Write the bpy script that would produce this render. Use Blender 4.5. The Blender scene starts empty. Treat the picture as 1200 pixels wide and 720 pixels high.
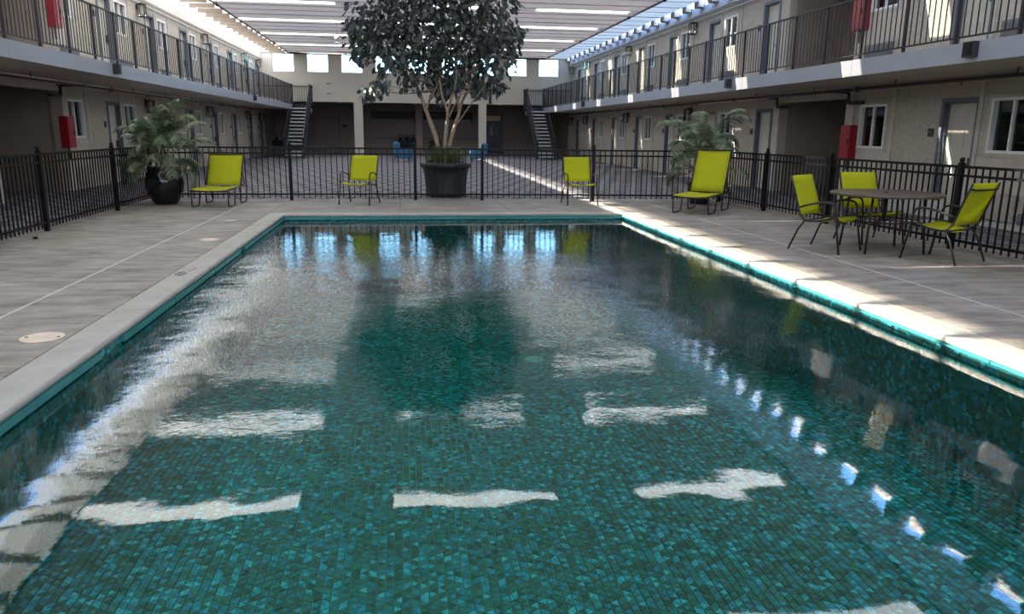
import bpy, math, random
from mathutils import Vector, Matrix, noise
R = math.radians
PI = math.pi
scene = bpy.context.scene
COL = scene.collection

# ------------------------------------------------------------------ camera
cd = bpy.data.cameras.new('camera'); cam = bpy.data.objects.new('camera', cd); COL.objects.link(cam)
cd.sensor_width = 36.0; cd.lens = 900.0 / 1200.0 * 36.0; cd.clip_start = .05; cd.clip_end = 500
# rows: camera right, camera up, camera backward in world axes
right = Vector((0.9906226, -0.13620582, 0.01071664))
up = -Vector((-0.02012881, -0.22307724, -0.97459293))
back = -Vector((0.13513586, 0.96523806, -0.22372702))
cam.matrix_world = Matrix(((right.x, up.x, back.x, 0), (right.y, up.y, back.y, 0), (right.z, up.z, back.z, 1.5), (0, 0, 0, 1)))
scene.camera = cam

# ------------------------------------------------------------------ world, sun, exposure
world = bpy.data.worlds.new('sky'); scene.world = world; world.use_nodes = True
wn = world.node_tree.nodes; wl = world.node_tree.links; wn.clear()
wo = wn.new('ShaderNodeOutputWorld'); bg = wn.new('ShaderNodeBackground')
tc = wn.new('ShaderNodeTexCoord'); sx = wn.new('ShaderNodeSeparateXYZ'); ramp = wn.new('ShaderNodeValToRGB')
wl.new(tc.outputs['Generated'], sx.inputs[0]); wl.new(sx.outputs['Z'], ramp.inputs[0])
cr = ramp.color_ramp; cr.elements[0].position = 0.0; cr.elements[0].color = (.34, .32, .30, 1)
cr.elements[1].position = 1.0; cr.elements[1].color = (.10, .27, .80, 1)
e = cr.elements.new(.015); e.color = (.46, .78, 1, 1)
e = cr.elements.new(.35); e.color = (.20, .46, 1, 1)
wl.new(ramp.outputs[0], bg.inputs['Color']); bg.inputs['Strength'].default_value = 5.2
wl.new(bg.outputs[0], wo.inputs[0])
SUN_DIR = Vector((2.09, -.36, -1.0)).normalized()
sd = bpy.data.lights.new('sun', 'SUN'); sd.energy = 40; sd.angle = R(.53); sd.color = (1, .93, .82)
sun = bpy.data.objects.new('sun', sd); COL.objects.link(sun)
sun.rotation_euler = SUN_DIR.to_track_quat('-Z', 'Y').to_euler()
scene.view_settings.view_transform = 'Standard'; scene.view_settings.look = 'None'
scene.view_settings.exposure = 1.4; scene.view_settings.gamma = 1; scene.view_settings.use_curve_mapping = False
scene.cycles.caustics_reflective = False; scene.cycles.caustics_refractive = False
scene.cycles.max_bounces = 12; scene.cycles.diffuse_bounces = 5; scene.cycles.glossy_bounces = 4
scene.cycles.transmission_bounces = 4; scene.cycles.transparent_max_bounces = 16
scene.cycles.sample_clamp_indirect = 12
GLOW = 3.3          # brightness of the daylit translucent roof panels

# ------------------------------------------------------------------ helpers
def tag(o, label=None, cat=None, group=None, kind=None):
    if label: o['label'] = label
    if cat: o['category'] = cat
    if group: o['group'] = group
    if kind: o['kind'] = kind
    return o
def empty(name, loc=(0, 0, 0), rz=0, label=None, cat=None, group=None, kind=None):
    o = bpy.data.objects.new(name, None); COL.objects.link(o); o.location = loc; o.rotation_euler = (0, 0, rz)
    o.empty_display_size = .1
    return tag(o, label, cat, group, kind)
class MB:
    def __init__(s): s.v = []; s.f = []; s.m = []; s.sm = []
    def add(s, vs, fs, mi=0, smooth=False):
        b = len(s.v); s.v += [tuple(p) for p in vs]
        for f in fs: s.f.append([i + b for i in f]); s.m.append(mi); s.sm.append(smooth)
        return s
    def box(s, x0, x1, y0, y1, z0, z1, mi=0):
        v = [(x0, y0, z0), (x1, y0, z0), (x1, y1, z0), (x0, y1, z0), (x0, y0, z1), (x1, y0, z1), (x1, y1, z1), (x0, y1, z1)]
        return s.add(v, [(0, 3, 2, 1), (4, 5, 6, 7), (0, 1, 5, 4), (1, 2, 6, 5), (2, 3, 7, 6), (3, 0, 4, 7)], mi)
    def bar(s, a, b, w, h=None, mi=0, upv=(0, 0, 1)):
        h = h or w; a = Vector(a); b = Vector(b); d = (b - a).normalized(); u = Vector(upv)
        if abs(d.dot(u)) > .95: u = Vector((0, 1, 0))
        x = d.cross(u).normalized(); y = x.cross(d)
        v = []
        for p in (a, b):
            for sx_, sy_ in ((-1, -1), (1, -1), (1, 1), (-1, 1)): v.append(p + x * sx_ * w / 2 + y * sy_ * h / 2)
        return s.add(v, [(3, 2, 1, 0), (4, 5, 6, 7), (0, 1, 5, 4), (1, 2, 6, 5), (2, 3, 7, 6), (3, 0, 4, 7)], mi)
    def tube(s, pts, r, n=8, mi=0, cap=True, closed=False):
        pts = [Vector(p) for p in pts]; N = len(pts); rr = r if hasattr(r, '__len__') else [r] * N
        vs = []; prev = None
        for i, p in enumerate(pts):
            if closed: t = pts[(i + 1) % N] - pts[i - 1]
            else: t = pts[min(i + 1, N - 1)] - pts[max(i - 1, 0)]
            t.normalize()
            if prev is None:
                u = Vector((0, 0, 1)) if abs(t.z) < .9 else Vector((1, 0, 0)); x = t.cross(u).normalized()
            else: x = (prev - t * prev.dot(t)).normalized()
            prev = x; y = t.cross(x)
            for k in range(n): a = 2 * PI * k / n; vs.append(p + (x * math.cos(a) + y * math.sin(a)) * rr[i])
        fs = []
        for i in range(N if closed else N - 1):
            j = (i + 1) % N
            for k in range(n): l = (k + 1) % n; fs.append((i * n + k, i * n + l, j * n + l, j * n + k))
        s.add(vs, fs, mi, True)
        if cap and not closed:
            b = len(s.v) - N * n
            s.f.append([b + k for k in range(n)][::-1]); s.m.append(mi); s.sm.append(False)
            s.f.append([b + (N - 1) * n + k for k in range(n)]); s.m.append(mi); s.sm.append(False)
        return s
    def lathe(s, prof, c=(0, 0, 0), n=24, mi=0, smooth=True):
        vs = []; fs = []
        for r, z in prof:
            for k in range(n): a = 2 * PI * k / n; vs.append((c[0] + r * math.cos(a), c[1] + r * math.sin(a), c[2] + z))
        for i in range(len(prof) - 1):
            for k in range(n): l = (k + 1) % n; fs.append((i * n + k, i * n + l, (i + 1) * n + l, (i + 1) * n + k))
        s.add(vs, fs, mi, smooth)
        return s
    def cyl(s, c, r, h, n=16, mi=0):
        s.lathe([(r, 0), (r, h)], c, n, mi, True)
        b = len(s.v) - 2 * n
        s.f.append([b + k for k in range(n)][::-1]); s.m.append(mi); s.sm.append(False)
        s.f.append([b + n + k for k in range(n)]); s.m.append(mi); s.sm.append(False)
        return s
    def mesh(s, name, mats):
        me = bpy.data.meshes.new(name); me.from_pydata(s.v, [], s.f)
        for m in (mats if isinstance(mats, (list, tuple)) else [mats]): me.materials.append(m)
        me.polygons.foreach_set('material_index', s.m); me.polygons.foreach_set('use_smooth', s.sm); me.update()
        return me
    def obj(s, name, mats, parent=None, loc=(0, 0, 0), **k):
        o = bpy.data.objects.new(name, s.mesh(name, mats)); COL.objects.link(o); o.parent = parent; o.location = loc
        return tag(o, **k)
def inst(name, me, parent=None, loc=(0, 0, 0), rot=(0, 0, 0), **k):
    o = bpy.data.objects.new(name, me); COL.objects.link(o); o.parent = parent; o.location = loc; o.rotation_euler = rot
    return tag(o, **k)
KIDS = {}
def copy_tree(o, parent=None):
    c = o.copy(); COL.objects.link(c); c.parent = parent
    for ch in list(o.children): copy_tree(ch, c)
    return c
def fillet(pts, r=.04, n=4):
    pts = [Vector(p) for p in pts]; out = [pts[0]]
    for i in range(1, len(pts) - 1):
        a, b, c = pts[i - 1], pts[i], pts[i + 1]; d1 = (a - b); d2 = (c - b)
        rr = min(r, d1.length * .45, d2.length * .45); p = b + d1.normalized() * rr; q = b + d2.normalized() * rr
        for k in range(n + 1): t = k / n; out.append(p * (1 - t) ** 2 + b * 2 * t * (1 - t) + q * t * t)
    out.append(pts[-1]); return out
def ordinal(n): return ['first', 'second', 'third', 'fourth', 'fifth', 'sixth', 'seventh', 'eighth', 'ninth', 'tenth', 'eleventh', 'twelfth', 'thirteenth'][n]

# ------------------------------------------------------------------ materials
class NT:
    def __init__(s, name):
        s.mat = bpy.data.materials.new(name); s.mat.use_nodes = True; s.t = s.mat.node_tree; s.n = s.t.nodes; s.l = s.t.links
        s.n.clear(); s.out = s.n.new('ShaderNodeOutputMaterial')
    def node(s, typ, **k):
        o = s.n.new(typ)
        for a, b in k.items(): setattr(o, a, b)
        return o
    def link(s, a, b): s.l.new(a, b)
    def pos(s, scale=(1, 1, 1), rot=(0, 0, 0)):
        g = s.node('ShaderNodeNewGeometry'); m = s.node('ShaderNodeMapping'); s.link(g.outputs['Position'], m.inputs[0])
        m.inputs['Scale'].default_value = scale; m.inputs['Rotation'].default_value = rot; return m.outputs[0]
    def noise(s, vec, scale, detail=4, rough=.6):
        n = s.node('ShaderNodeTexNoise'); s.link(vec, n.inputs['Vector']); n.inputs['Scale'].default_value = scale
        n.inputs['Detail'].default_value = detail; n.inputs['Roughness'].default_value = rough; return n.outputs[0]
    def ramp(s, fac, stops):
        r = s.node('ShaderNodeValToRGB'); s.link(fac, r.inputs[0]); c = r.color_ramp
        while len(c.elements) < len(stops): c.elements.new(.5)
        for e_, (p, col) in zip(c.elements, stops): e_.position = p; e_.color = (*col, 1)
        return r.outputs[0]
    def math(s, op, a, b=None, c=None):
        m = s.node('ShaderNodeMath', operation=op)
        for i, v in enumerate((a, b, c)):
            if v is None: continue
            if hasattr(v, 'is_linked') or hasattr(v, 'links'): s.link(v, m.inputs[i])
            else: m.inputs[i].default_value = v
        return m.outputs[0]
    def bsdf(s, color=None, rough=.7, metal=0, spec=.5, bump=None, bstr=.2, bdist=.01):
        b = s.node('ShaderNodeBsdfPrincipled'); b.inputs['Roughness'].default_value = rough; b.inputs['Metallic'].default_value = metal
        b.inputs['Specular IOR Level'].default_value = spec
        if isinstance(color, tuple): b.inputs['Base Color'].default_value = (*color, 1)
        elif color is not None: s.link(color, b.inputs['Base Color'])
        if bump is not None:
            bm = s.node('ShaderNodeBump'); bm.inputs['Strength'].default_value = bstr; bm.inputs['Distance'].default_value = bdist
            s.link(bump, bm.inputs['Height']); s.link(bm.outputs[0], b.inputs['Normal'])
        s.link(b.outputs[0], s.out.inputs[0]); return b
def plain(name, col, rough=.6, metal=0, spec=.5, var=.12, scale=6):
    t = NT(name); v = t.noise(t.pos(), scale); c = t.ramp(v, [(.3, tuple(x * (1 - var) for x in col)), (.7, tuple(min(1, x * (1 + var)) for x in col))])
    t.bsdf(c, rough, metal, spec); return t.mat
def stucco(name, c1, c2, bstr=.5):
    t = NT(name); p = t.pos(); a = t.noise(p, 22, 5, .7); b = t.noise(p, .8, 3)
    m = t.math('ADD', t.math('MULTIPLY', a, .8), t.math('MULTIPLY', b, .25))
    t.bsdf(t.ramp(m, [(.38, c1), (.68, c2)]), .9, 0, .2, a, bstr, .012); return t.mat
M = {}
M['stucco'] = stucco('stucco', (.37, .33, .275), (.58, .53, .455))
M['trim_cream'] = plain('cream painted trim', (.50, .46, .40), .65)
M['base_concrete'] = plain('pale concrete base', (.50, .49, .47), .8)
M['far_paint'] = plain('far wall paint', (.52, .49, .42), .85, var=.05, scale=1.5)
M['taupe'] = plain('taupe recess paint', (.30, .25, .21), .9, var=.08, scale=2)
M['alcove'] = plain('dark alcove paint', (.17, .145, .13), .85)
M['alcove_grey'] = plain('dark grey paint', (.08, .08, .088), .7)
M['slate_frame'] = plain('slate blue door frame paint', (.115, .13, .165), .5)
M['door'] = plain('cream door paint', (.56, .54, .47), .5, var=.04)
M['white'] = plain('white vinyl', (.80, .80, .78), .35, var=.03)
M['fascia'] = plain('blue grey fascia metal', (.30, .325, .385), .45, var=.06, scale=1.2)
M['soffit'] = plain('beige soffit paint', (.50, .45, .38), .8, var=.1, scale=1)
M['walk'] = plain('upper walkway concrete', (.33, .32, .30), .8)
M['iron'] = plain('black powder coated steel', (.004, .004, .006), .45, 0, .22)
M['rail_iron'] = plain('dark bronze steel', (.022, .019, .023), .45, 0, .3)
M['navy'] = plain('dark navy painted steel', (.016, .018, .032), .4)
M['tread'] = plain('worn concrete tread', (.50, .53, .53), .6)
M['red'] = plain('red enamel', (.30, .006, .014), .3)
M['dark_box'] = plain('dark bronze box', (.03, .03, .028), .5)
M['ac'] = plain('grey louvre metal', (.16, .165, .18), .5)
M['ac_beige'] = plain('beige louvre metal', (.42, .39, .33), .5)
M['pipe'] = plain('dark pipe paint', (.035, .022, .024), .5)
M['conduit'] = plain('painted conduit', (.30, .265, .22), .6)
M['frame'] = plain('dark brown chair frame', (.020, .018, .017), .38, 0, .35)
M['soil'] = plain('dark soil', (.03, .022, .015), .95)
M['bark'] = stucco('grey brown bark', (.16, .12, .085), (.42, .34, .26))
M['plastic_pot'] = plain('black plastic pot', (.022, .022, .026), .45)
M['glaze'] = plain('black glazed ceramic', (.008, .008, .009), .12)
M['blue'] = plain('blue upholstery', (.02, .12, .24), .7)
M['wood'] = plain('warm wood', (.62, .38, .18), .5)
M['teal'] = plain('turquoise glazed edge', (.045, .25, .25), .3, var=.15, scale=3)
M['lid'] = plain('cream plastic lid', (.62, .52, .42), .5)
M['joint'] = plain('pale joint filler', (.46, .44, .40), .8)
M['pale'] = plain('pale fitting', (.30, .60, .52), .4)
M['curtain'] = plain('grey curtain', (.10, .10, .09), .9)
def make_roof():   # thin translucent decking, daylight on top
    t = NT('grey beige roof decking'); w = t.noise(t.pos(), .9); c = t.ramp(w, [(.3, (.50, .47, .43)), (.7, (.60, .57, .53))])
    b = t.bsdf(c, .8, 0, .2); tr = t.node('ShaderNodeBsdfTranslucent'); tr.inputs[0].default_value = (.95, .82, .72, 1)
    mx = t.node('ShaderNodeMixShader'); mx.inputs[0].default_value = .018
    t.link(b.outputs[0], mx.inputs[1]); t.link(tr.outputs[0], mx.inputs[2]); t.link(mx.outputs[0], t.out.inputs[0]); return t.mat
M['roof_panel'] = make_roof()
M['marks'] = plain('worn dark marking', (.10, .10, .08), .8)

def make_sling():
    t = NT('lime mesh sling'); p = t.pos(); w = t.noise(p, 140, 2)
    c = t.ramp(w, [(.3, (.46, .49, .010)), (.7, (.62, .64, .025))])
    b = t.bsdf(c, .75, 0, .2, w, .15, .002)
    tr = t.node('ShaderNodeBsdfTranslucent'); t.link(c, tr.inputs[0]); mx = t.node('ShaderNodeMixShader'); mx.inputs[0].default_value = .32
    t.link(b.outputs[0], mx.inputs[1]); t.link(tr.outputs[0], mx.inputs[2]); t.link(mx.outputs[0], t.out.inputs[0]); return t.mat
M['sling'] = make_sling()
def make_leaf(name, c1, c2, tl=.2):
    t = NT(name); o = t.node('ShaderNodeNewGeometry'); w = t.noise(t.pos(), 3.5, 2)
    rnd = t.math('ADD', t.math('MULTIPLY', o.outputs['Random Per Island'], .6), t.math('MULTIPLY', w, .4))
    c = t.ramp(rnd, [(.2, c1), (.75, c2)])
    b = t.bsdf(c, .42, 0, .5)
    tr = t.node('ShaderNodeBsdfTranslucent'); t.link(c, tr.inputs[0]); mx = t.node('ShaderNodeMixShader'); mx.inputs[0].default_value = tl
    t.link(b.outputs[0], mx.inputs[1]); t.link(tr.outputs[0], mx.inputs[2]); t.link(mx.outputs[0], t.out.inputs[0]); return t.mat
M['leaf'] = make_leaf('dusty dark leaf', (.032, .046, .042), (.12, .15, .145))
M['palm'] = make_leaf('palm leaf', (.045, .085, .04), (.22, .27, .16), .25)
M['grass'] = make_leaf('pot foliage', (.05, .08, .02), (.15, .20, .07), .3)

def make_carpet():   # woven diagonal stripes
    t = NT('grey striped carpet'); p = t.pos(); s = t.node('ShaderNodeSeparateXYZ'); t.link(p, s.inputs[0])
    band = t.math('FLOOR', t.math('MULTIPLY', s.outputs[1], 2.4))
    off = t.math('MULTIPLY', t.math('MODULO', band, 2.0), .35)
    d = t.math('FRACT', t.math('ADD', t.math('MULTIPLY', s.outputs[0], 2.1), t.math('ADD', off, t.math('MULTIPLY', s.outputs[1], .55))))
    n = t.noise(p, 40, 3); n2 = t.noise(p, .5, 3)
    v = t.math('ADD', t.math('ADD', t.math('MULTIPLY', t.math('GREATER_THAN', d, .5), .35), t.math('MULTIPLY', n, .45)), t.math('MULTIPLY', n2, .25))
    t.bsdf(t.ramp(v, [(.2, (.07, .068, .076)), (.95, (.27, .262, .275))]), .95, 0, .1, n, .4, .01); return t.mat
M['carpet'] = make_carpet()
def make_deck():   # stamped concrete with long slate like ridges across
    t = NT('stamped concrete'); p = t.pos((.75, 2.3, 1)); n = t.noise(p, 2.6, 7, .66); n2 = t.noise(t.pos(), 1.1, 4); n3 = t.noise(t.pos(), 30, 3)
    br = t.node('ShaderNodeTexBrick'); t.link(t.pos(), br.inputs[0]); br.inputs['Scale'].default_value = 1.0
    br.inputs['Brick Width'].default_value = 1.25; br.inputs['Row Height'].default_value = .42; br.inputs['Mortar Size'].default_value = .010
    br.inputs['Mortar Smooth'].default_value = .6; br.inputs['Color1'].default_value = (.55, .55, .55, 1); br.inputs['Color2'].default_value = (.47, .47, .47, 1); br.inputs['Mortar'].default_value = (.15, .15, .15, 1)
    br.offset = .37
    v = t.math('ADD', t.math('ADD', t.math('MULTIPLY', n, .65), t.math('MULTIPLY', n2, .3)), t.math('MULTIPLY', br.outputs[0], .12))
    h = t.math('ADD', t.math('MULTIPLY', n, .6), t.math('ADD', t.math('MULTIPLY', br.outputs[0], .3), t.math('MULTIPLY', n3, .05)))
    t.bsdf(t.ramp(v, [(.36, (.085, .078, .070)), (.50, (.20, .185, .165)), (.66, (.33, .31, .28))]), .62, 0, .35, h, .55, .02); return t.mat
M['deck'] = make_deck()
def make_coping():
    t = NT('smooth coping concrete'); n = t.noise(t.pos(), 2.5, 5); n2 = t.noise(t.pos(), 45, 2)
    v = t.math('ADD', t.math('MULTIPLY', n, .8), t.math('MULTIPLY', n2, .2))
    t.bsdf(t.ramp(v, [(.3, (.29, .285, .26)), (.7, (.40, .395, .36))]), .7, 0, .3, n2, .15, .003); return t.mat
M['coping'] = make_coping()
def make_mosaic(name, obj_rand):
    t = NT(name); g = t.node('ShaderNodeNewGeometry'); sep = t.node('ShaderNodeSeparateXYZ'); t.link(g.outputs['Position'], sep.inputs[0])
    if obj_rand == 'object':
        oi = t.node('ShaderNodeObjectInfo'); rnd = oi.outputs['Random']
    elif obj_rand == 'island': rnd = g.outputs['Random Per Island']
    else:
        v = t.node('ShaderNodeTexVoronoi'); t.link(g.outputs['Position'], v.inputs['Vector']); v.inputs['Scale'].default_value = 26
        sp = t.node('ShaderNodeSeparateColor'); t.link(v.outputs['Color'], sp.inputs[0]); rnd = sp.outputs[0]
    big = t.noise(g.outputs['Position'], 1.3, 3)
    mott = t.noise(g.outputs['Position'], 48, 4, .7)
    val = t.math('ADD', t.math('ADD', t.math('MULTIPLY', rnd, .52), t.math('MULTIPLY', big, .14)), t.math('MULTIPLY', mott, .42))
    c = t.ramp(val, [(.20, (.015, .09, .085)), (.40, (.05, .17, .13)), (.56, (.05, .27, .23)), (.68, (.03, .28, .42)), (.80, (.08, .62, .74)), (.92, (.35, .95, .98))])
    t.bsdf(c, .25, 0, .5); return t.mat
M['mosaic_piece'] = make_mosaic('glass mosaic piece', 'object')
M['mosaic_field'] = make_mosaic('glass mosaic field', 'island')
M['mosaic_far'] = make_mosaic('glass mosaic far', 'pos')
M['grout'] = plain('green grout', (.14, .34, .22), .8)

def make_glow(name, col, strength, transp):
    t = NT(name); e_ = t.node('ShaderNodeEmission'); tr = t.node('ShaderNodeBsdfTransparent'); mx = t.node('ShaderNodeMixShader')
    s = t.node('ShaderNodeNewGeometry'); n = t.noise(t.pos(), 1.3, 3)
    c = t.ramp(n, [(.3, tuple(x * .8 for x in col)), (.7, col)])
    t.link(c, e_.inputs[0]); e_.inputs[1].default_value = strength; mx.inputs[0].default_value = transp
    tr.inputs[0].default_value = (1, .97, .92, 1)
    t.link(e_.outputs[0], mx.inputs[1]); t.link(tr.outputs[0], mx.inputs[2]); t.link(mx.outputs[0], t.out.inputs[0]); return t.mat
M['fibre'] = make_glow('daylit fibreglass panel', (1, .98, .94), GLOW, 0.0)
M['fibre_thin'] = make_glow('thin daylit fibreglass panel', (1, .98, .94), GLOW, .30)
M['edge_glow'] = make_glow('edge daylight glow', (1, .97, .90), GLOW * .5, 0)  # emission standing in for daylight spilled along the left roof edge
M['edge_glow_dim'] = make_glow('dimmer edge daylight glow', (1, .96, .90), GLOW * .36, 0)  # weaker step of that painted spill, fading inwards
M['edge_glow_blue'] = make_glow('bluish edge glow', (.50, .66, .92), .42, 0)  # sky light on the right roof edge, put in as emission
M['edge_glow_clear'] = make_glow('part clear edge glow', (1, .97, .90), GLOW * .8, .42)  # lets sun through; white glow put in over the sky slot
def make_pane(name, tint, refl, rough=.02):
    t = NT(name); tr = t.node('ShaderNodeBsdfTransparent'); tr.inputs[0].default_value = (*tint, 1)
    gl = t.node('ShaderNodeBsdfGlossy'); gl.inputs['Roughness'].default_value = rough
    fr = t.node('ShaderNodeFresnel'); fr.inputs[0].default_value = 1.5
    mx = t.node('ShaderNodeMixShader'); t.link(t.math('MULTIPLY', fr.outputs[0], refl), mx.inputs[0])
    t.link(tr.outputs[0], mx.inputs[1]); t.link(gl.outputs[0], mx.inputs[2]); t.link(mx.outputs[0], t.out.inputs[0]); return t.mat
M['pane'] = make_pane('window glass', (.45, .5, .5), 1.6)
M['clere'] = make_pane('clerestory glass', (.72, .80, .80), 1)
M['lantern_glass'] = make_pane('lantern glass', (.96, .96, .93), .7)
def make_water():
    t = NT('pool water'); g = t.node('ShaderNodeNewGeometry'); p = g.outputs['Position']
    s = t.node('ShaderNodeSeparateXYZ'); t.link(p, s.inputs[0])
    n1 = t.noise(p, 1.1, 2, .5); n2 = t.noise(p, 7.0, 2, .5); n3 = t.noise(p, 26, 3, .6)
    area = t.noise(p, .35, 2)
    near = t.node('ShaderNodeMapRange'); t.link(s.outputs[1], near.inputs[0]); near.inputs[1].default_value = 3.2; near.inputs[2].default_value = 8.0
    near.inputs[3].default_value = .05; near.inputs[4].default_value = 1.0
    far = t.node('ShaderNodeMapRange'); t.link(s.outputs[1], far.inputs[0]); far.inputs[1].default_value = 9.5; far.inputs[2].default_value = 13.2
    far.inputs[3].default_value = 1.0; far.inputs[4].default_value = .10
    cal = t.math('MULTIPLY', t.math('MULTIPLY', far.outputs[0], t.math('ADD', near.outputs[0], 1.1)), .0062)
    am = t.math('MULTIPLY', t.math('MULTIPLY', near.outputs[0], far.outputs[0]), t.math('ADD', t.math('MULTIPLY', area, 1.6), -.1))
    h = t.math('ADD', t.math('MULTIPLY', n1, cal), t.math('MULTIPLY', am, t.math('ADD', t.math('MULTIPLY', n2, .0042), t.math('MULTIPLY', n3, .0020))))
    bm = t.node('ShaderNodeBump'); bm.inputs['Strength'].default_value = 1; bm.inputs['Distance'].default_value = 1.0; t.link(h, bm.inputs['Height'])
    fr = t.node('ShaderNodeFresnel'); fr.inputs[0].default_value = 1.333; t.link(bm.outputs[0], fr.inputs['Normal'])
    tr = t.node('ShaderNodeBsdfTransparent'); tr.inputs[0].default_value = (.93, 1, 1, 1)
    gl = t.node('ShaderNodeBsdfGlossy'); gl.inputs['Roughness'].default_value = .02; t.link(bm.outputs[0], gl.inputs['Normal'])
    mx = t.node('ShaderNodeMixShader'); t.link(fr.outputs[0], mx.inputs[0]); t.link(tr.outputs[0], mx.inputs[1]); t.link(gl.outputs[0], mx.inputs[2])
    t.link(mx.outputs[0], t.out.inputs[0])
    va = t.node('ShaderNodeVolumeAbsorption'); va.inputs[0].default_value = (.12, .84, .78, 1); va.inputs[1].default_value = .55
    t.link(va.outputs[0], t.out.inputs['Volume']); return t.mat
M['water'] = make_water()

# ------------------------------------------------------------------ dimensions
XL, XR = -7.85, 9.8           # room walls
BL, BR = -6.05, 8.0           # balcony edges
Z2, ZB, ZC = 2.79, 2.53, 5.70 # upper floor, soffit, ceiling
YN, YF, YA = -5.0, 46.5, 50.0 # near end, far wall, alcove back
PX0, PX1, PY0, PY1 = -2.17, 4.10, .9, 14.2   # pool
WL = -.11

# ------------------------------------------------------------------ floors
fl = empty('floor', kind='structure', label='grey striped carpet and stamped concrete courtyard floor')
DX0, DX1, DY1 = -5.45, 7.9, 17.3
m = MB()
m.box(XL - .2, DX0, YN, YA, -.3, 0); m.box(DX1, XR + .2, YN, YA, -.3, 0); m.box(DX0, DX1, DY1, YA, -.3, 0)
m.box(XL - 3.4, XL - .2, 15, 21, -.3, 0); m.box(XR + .2, XR + 3.4, 15, 21, -.3, 0)
m.obj('carpet', M['carpet'], fl)
m = MB(); m.box(DX0, PX0 - .1, YN, DY1, -.35, -.03); m.box(PX1 + .1, DX1, YN, DY1, -.35, -.03)
m.box(PX0 - .1, PX1 + .1, PY1 + .1, DY1, -.35, -.03); m.box(PX0 - .1, PX1 + .1, YN, PY0 - .1, -.35, -.03)
m.obj('joint_bed', M['joint'], fl)
# concrete deck slabs (cast fields between control joints)
CW = .27
xs_l = [DX0, -3.22, PX0 - CW]; xs_r = [PX1 + CW, 5.22, DX1]
ys = [YN, -2, 1.2, 4.15, 7.1, 10.05, 13.0, DY1]
def slab(x0, x1, y0, y1):
    g = .006; t = .006
    v = [(x0 + g, y0 + g, -.1), (x1 - g, y0 + g, -.1), (x1 - g, y1 - g, -.1), (x0 + g, y1 - g, -.1),
         (x0 + g, y0 + g, -t), (x1 - g, y0 + g, -t), (x1 - g, y1 - g, -t), (x0 + g, y1 - g, -t),
         (x0 + g + t, y0 + g + t, 0), (x1 - g - t, y0 + g + t, 0), (x1 - g - t, y1 - g - t, 0), (x0 + g + t, y1 - g - t, 0)]
    f = [(8, 9, 10, 11)] + [(a, (a + 1) % 4, (a + 1) % 4 + 4, a + 4) for a in range(4)] + [(a + 4, (a + 1) % 4 + 4, (a + 1) % 4 + 8, a + 8) for a in range(4)]
    MB().add(v, f).obj('concrete_slab', M['deck'], fl)
for a, b in list(zip(xs_l, xs_l[1:])) + list(zip(xs_r, xs_r[1:])):
    for c, d in zip(ys, ys[1:]): slab(a, b, c, d)
for xj in (-3.22, 5.22):
    MB().box(xj - .014, xj + .014, YN, DY1, -.02, .0015).obj('joint_strip', M['joint'], fl)
mx_ = [PX0 - CW, -.1, 2.0, PX1 + CW]
for a, b in zip(mx_, mx_[1:]):
    slab(a, b, PY1 + CW, DY1); slab(a, b, YN, PY0 - CW)

# ------------------------------------------------------------------ pool
pool = empty('pool_shell', kind='structure', label='sunken rectangular pool shell lined with teal glass mosaic')
YS, ZS, ZD = 6.2, -.92, -1.45
def pz(y):
    if y < YS: return ZS
    if y > 10.5: return ZD
    return ZS + (ZD - ZS) * (y - YS) / (10.5 - YS)
m = MB()
for y0, y1 in ((PY0, 1.2), (1.2, YS), (YS, 10.5), (10.5, PY1)):
    m.add([(PX0, y0, pz(y0) - .012), (PX1, y0, pz(y0) - .012), (PX1, y1, pz(y1) - .012), (PX0, y1, pz(y1) - .012)], [(0, 1, 2, 3)], 0 if y1 <= YS else 1)
m.obj('pool_floor', [M['grout'], M['mosaic_far']], pool)
m = MB(); zb = ZD - .1
m.box(PX0 - .15, PX0, PY0, PY1, zb, -.05); m.box(PX1, PX1 + .15, PY0, PY1, zb, -.05)
m.box(PX0 - .15, PX1 + .15, PY1, PY1 + .15, zb, -.05); m.box(PX0 - .15, PX1 + .15, PY0 - .15, PY0, zb, -.05)
m.obj('pool_wall', M['mosaic_far'], pool)
# zig zag triangle mosaic: strips along the pool
SW, TB = .047, .055
def tri_prism(mb, p, q, r_, z, h=.006, sh=.0012):
    c = ((p[0] + q[0] + r_[0]) / 3, (p[1] + q[1] + r_[1]) / 3)
    ins = []
    for a in (p, q, r_):
        dx, dy = c[0] - a[0], c[1] - a[1]; L = math.hypot(dx, dy); k = sh * 2 / L; ins.append((a[0] + dx * k, a[1] + dy * k))
    v = [(x, y, z - .01) for x, y in ins] + [(x, y, z) for x, y in ins]
    mb.add(v, [(3, 4, 5), (0, 1, 4, 3), (1, 2, 5, 4), (2, 0, 3, 5)])
ncol = int((PX1 - PX0) / SW)
near_tris = []; SG = SW - .005
field = MB(); rs = random.Random(3)
for i in range(ncol):
    x0 = PX0 + i * SW + .003; x1 = x0 + SW - .005
    nrow = int((YS - 2.0) / (TB / 2)); flip = i % 2
    for j in range(nrow):
        y = 2.0 + j * TB / 2
        if (j + flip) % 2 == 0: tri = [(x0, y), (x1, y + TB / 2), (x0, y + TB)]
        else: tri = [(x1, y), (x1, y + TB), (x0, y + TB / 2)]
        if y < 2.7 and -.40 < (x0 - .35) < .40 and len(near_tris) < 300 and y > 2.25: near_tris.append(tri); continue
        tri_prism(field, *tri, ZS + rs.uniform(-.0015, .0015))
field.obj('mosaic_tiles', M['mosaic_field'], pool, kind='stuff')
tA = MB(); tri_prism(tA, (0, 0), (SG, TB / 2), (0, TB), 0); meA = tA.mesh('mosaic_tile', M['mosaic_piece'])
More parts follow.
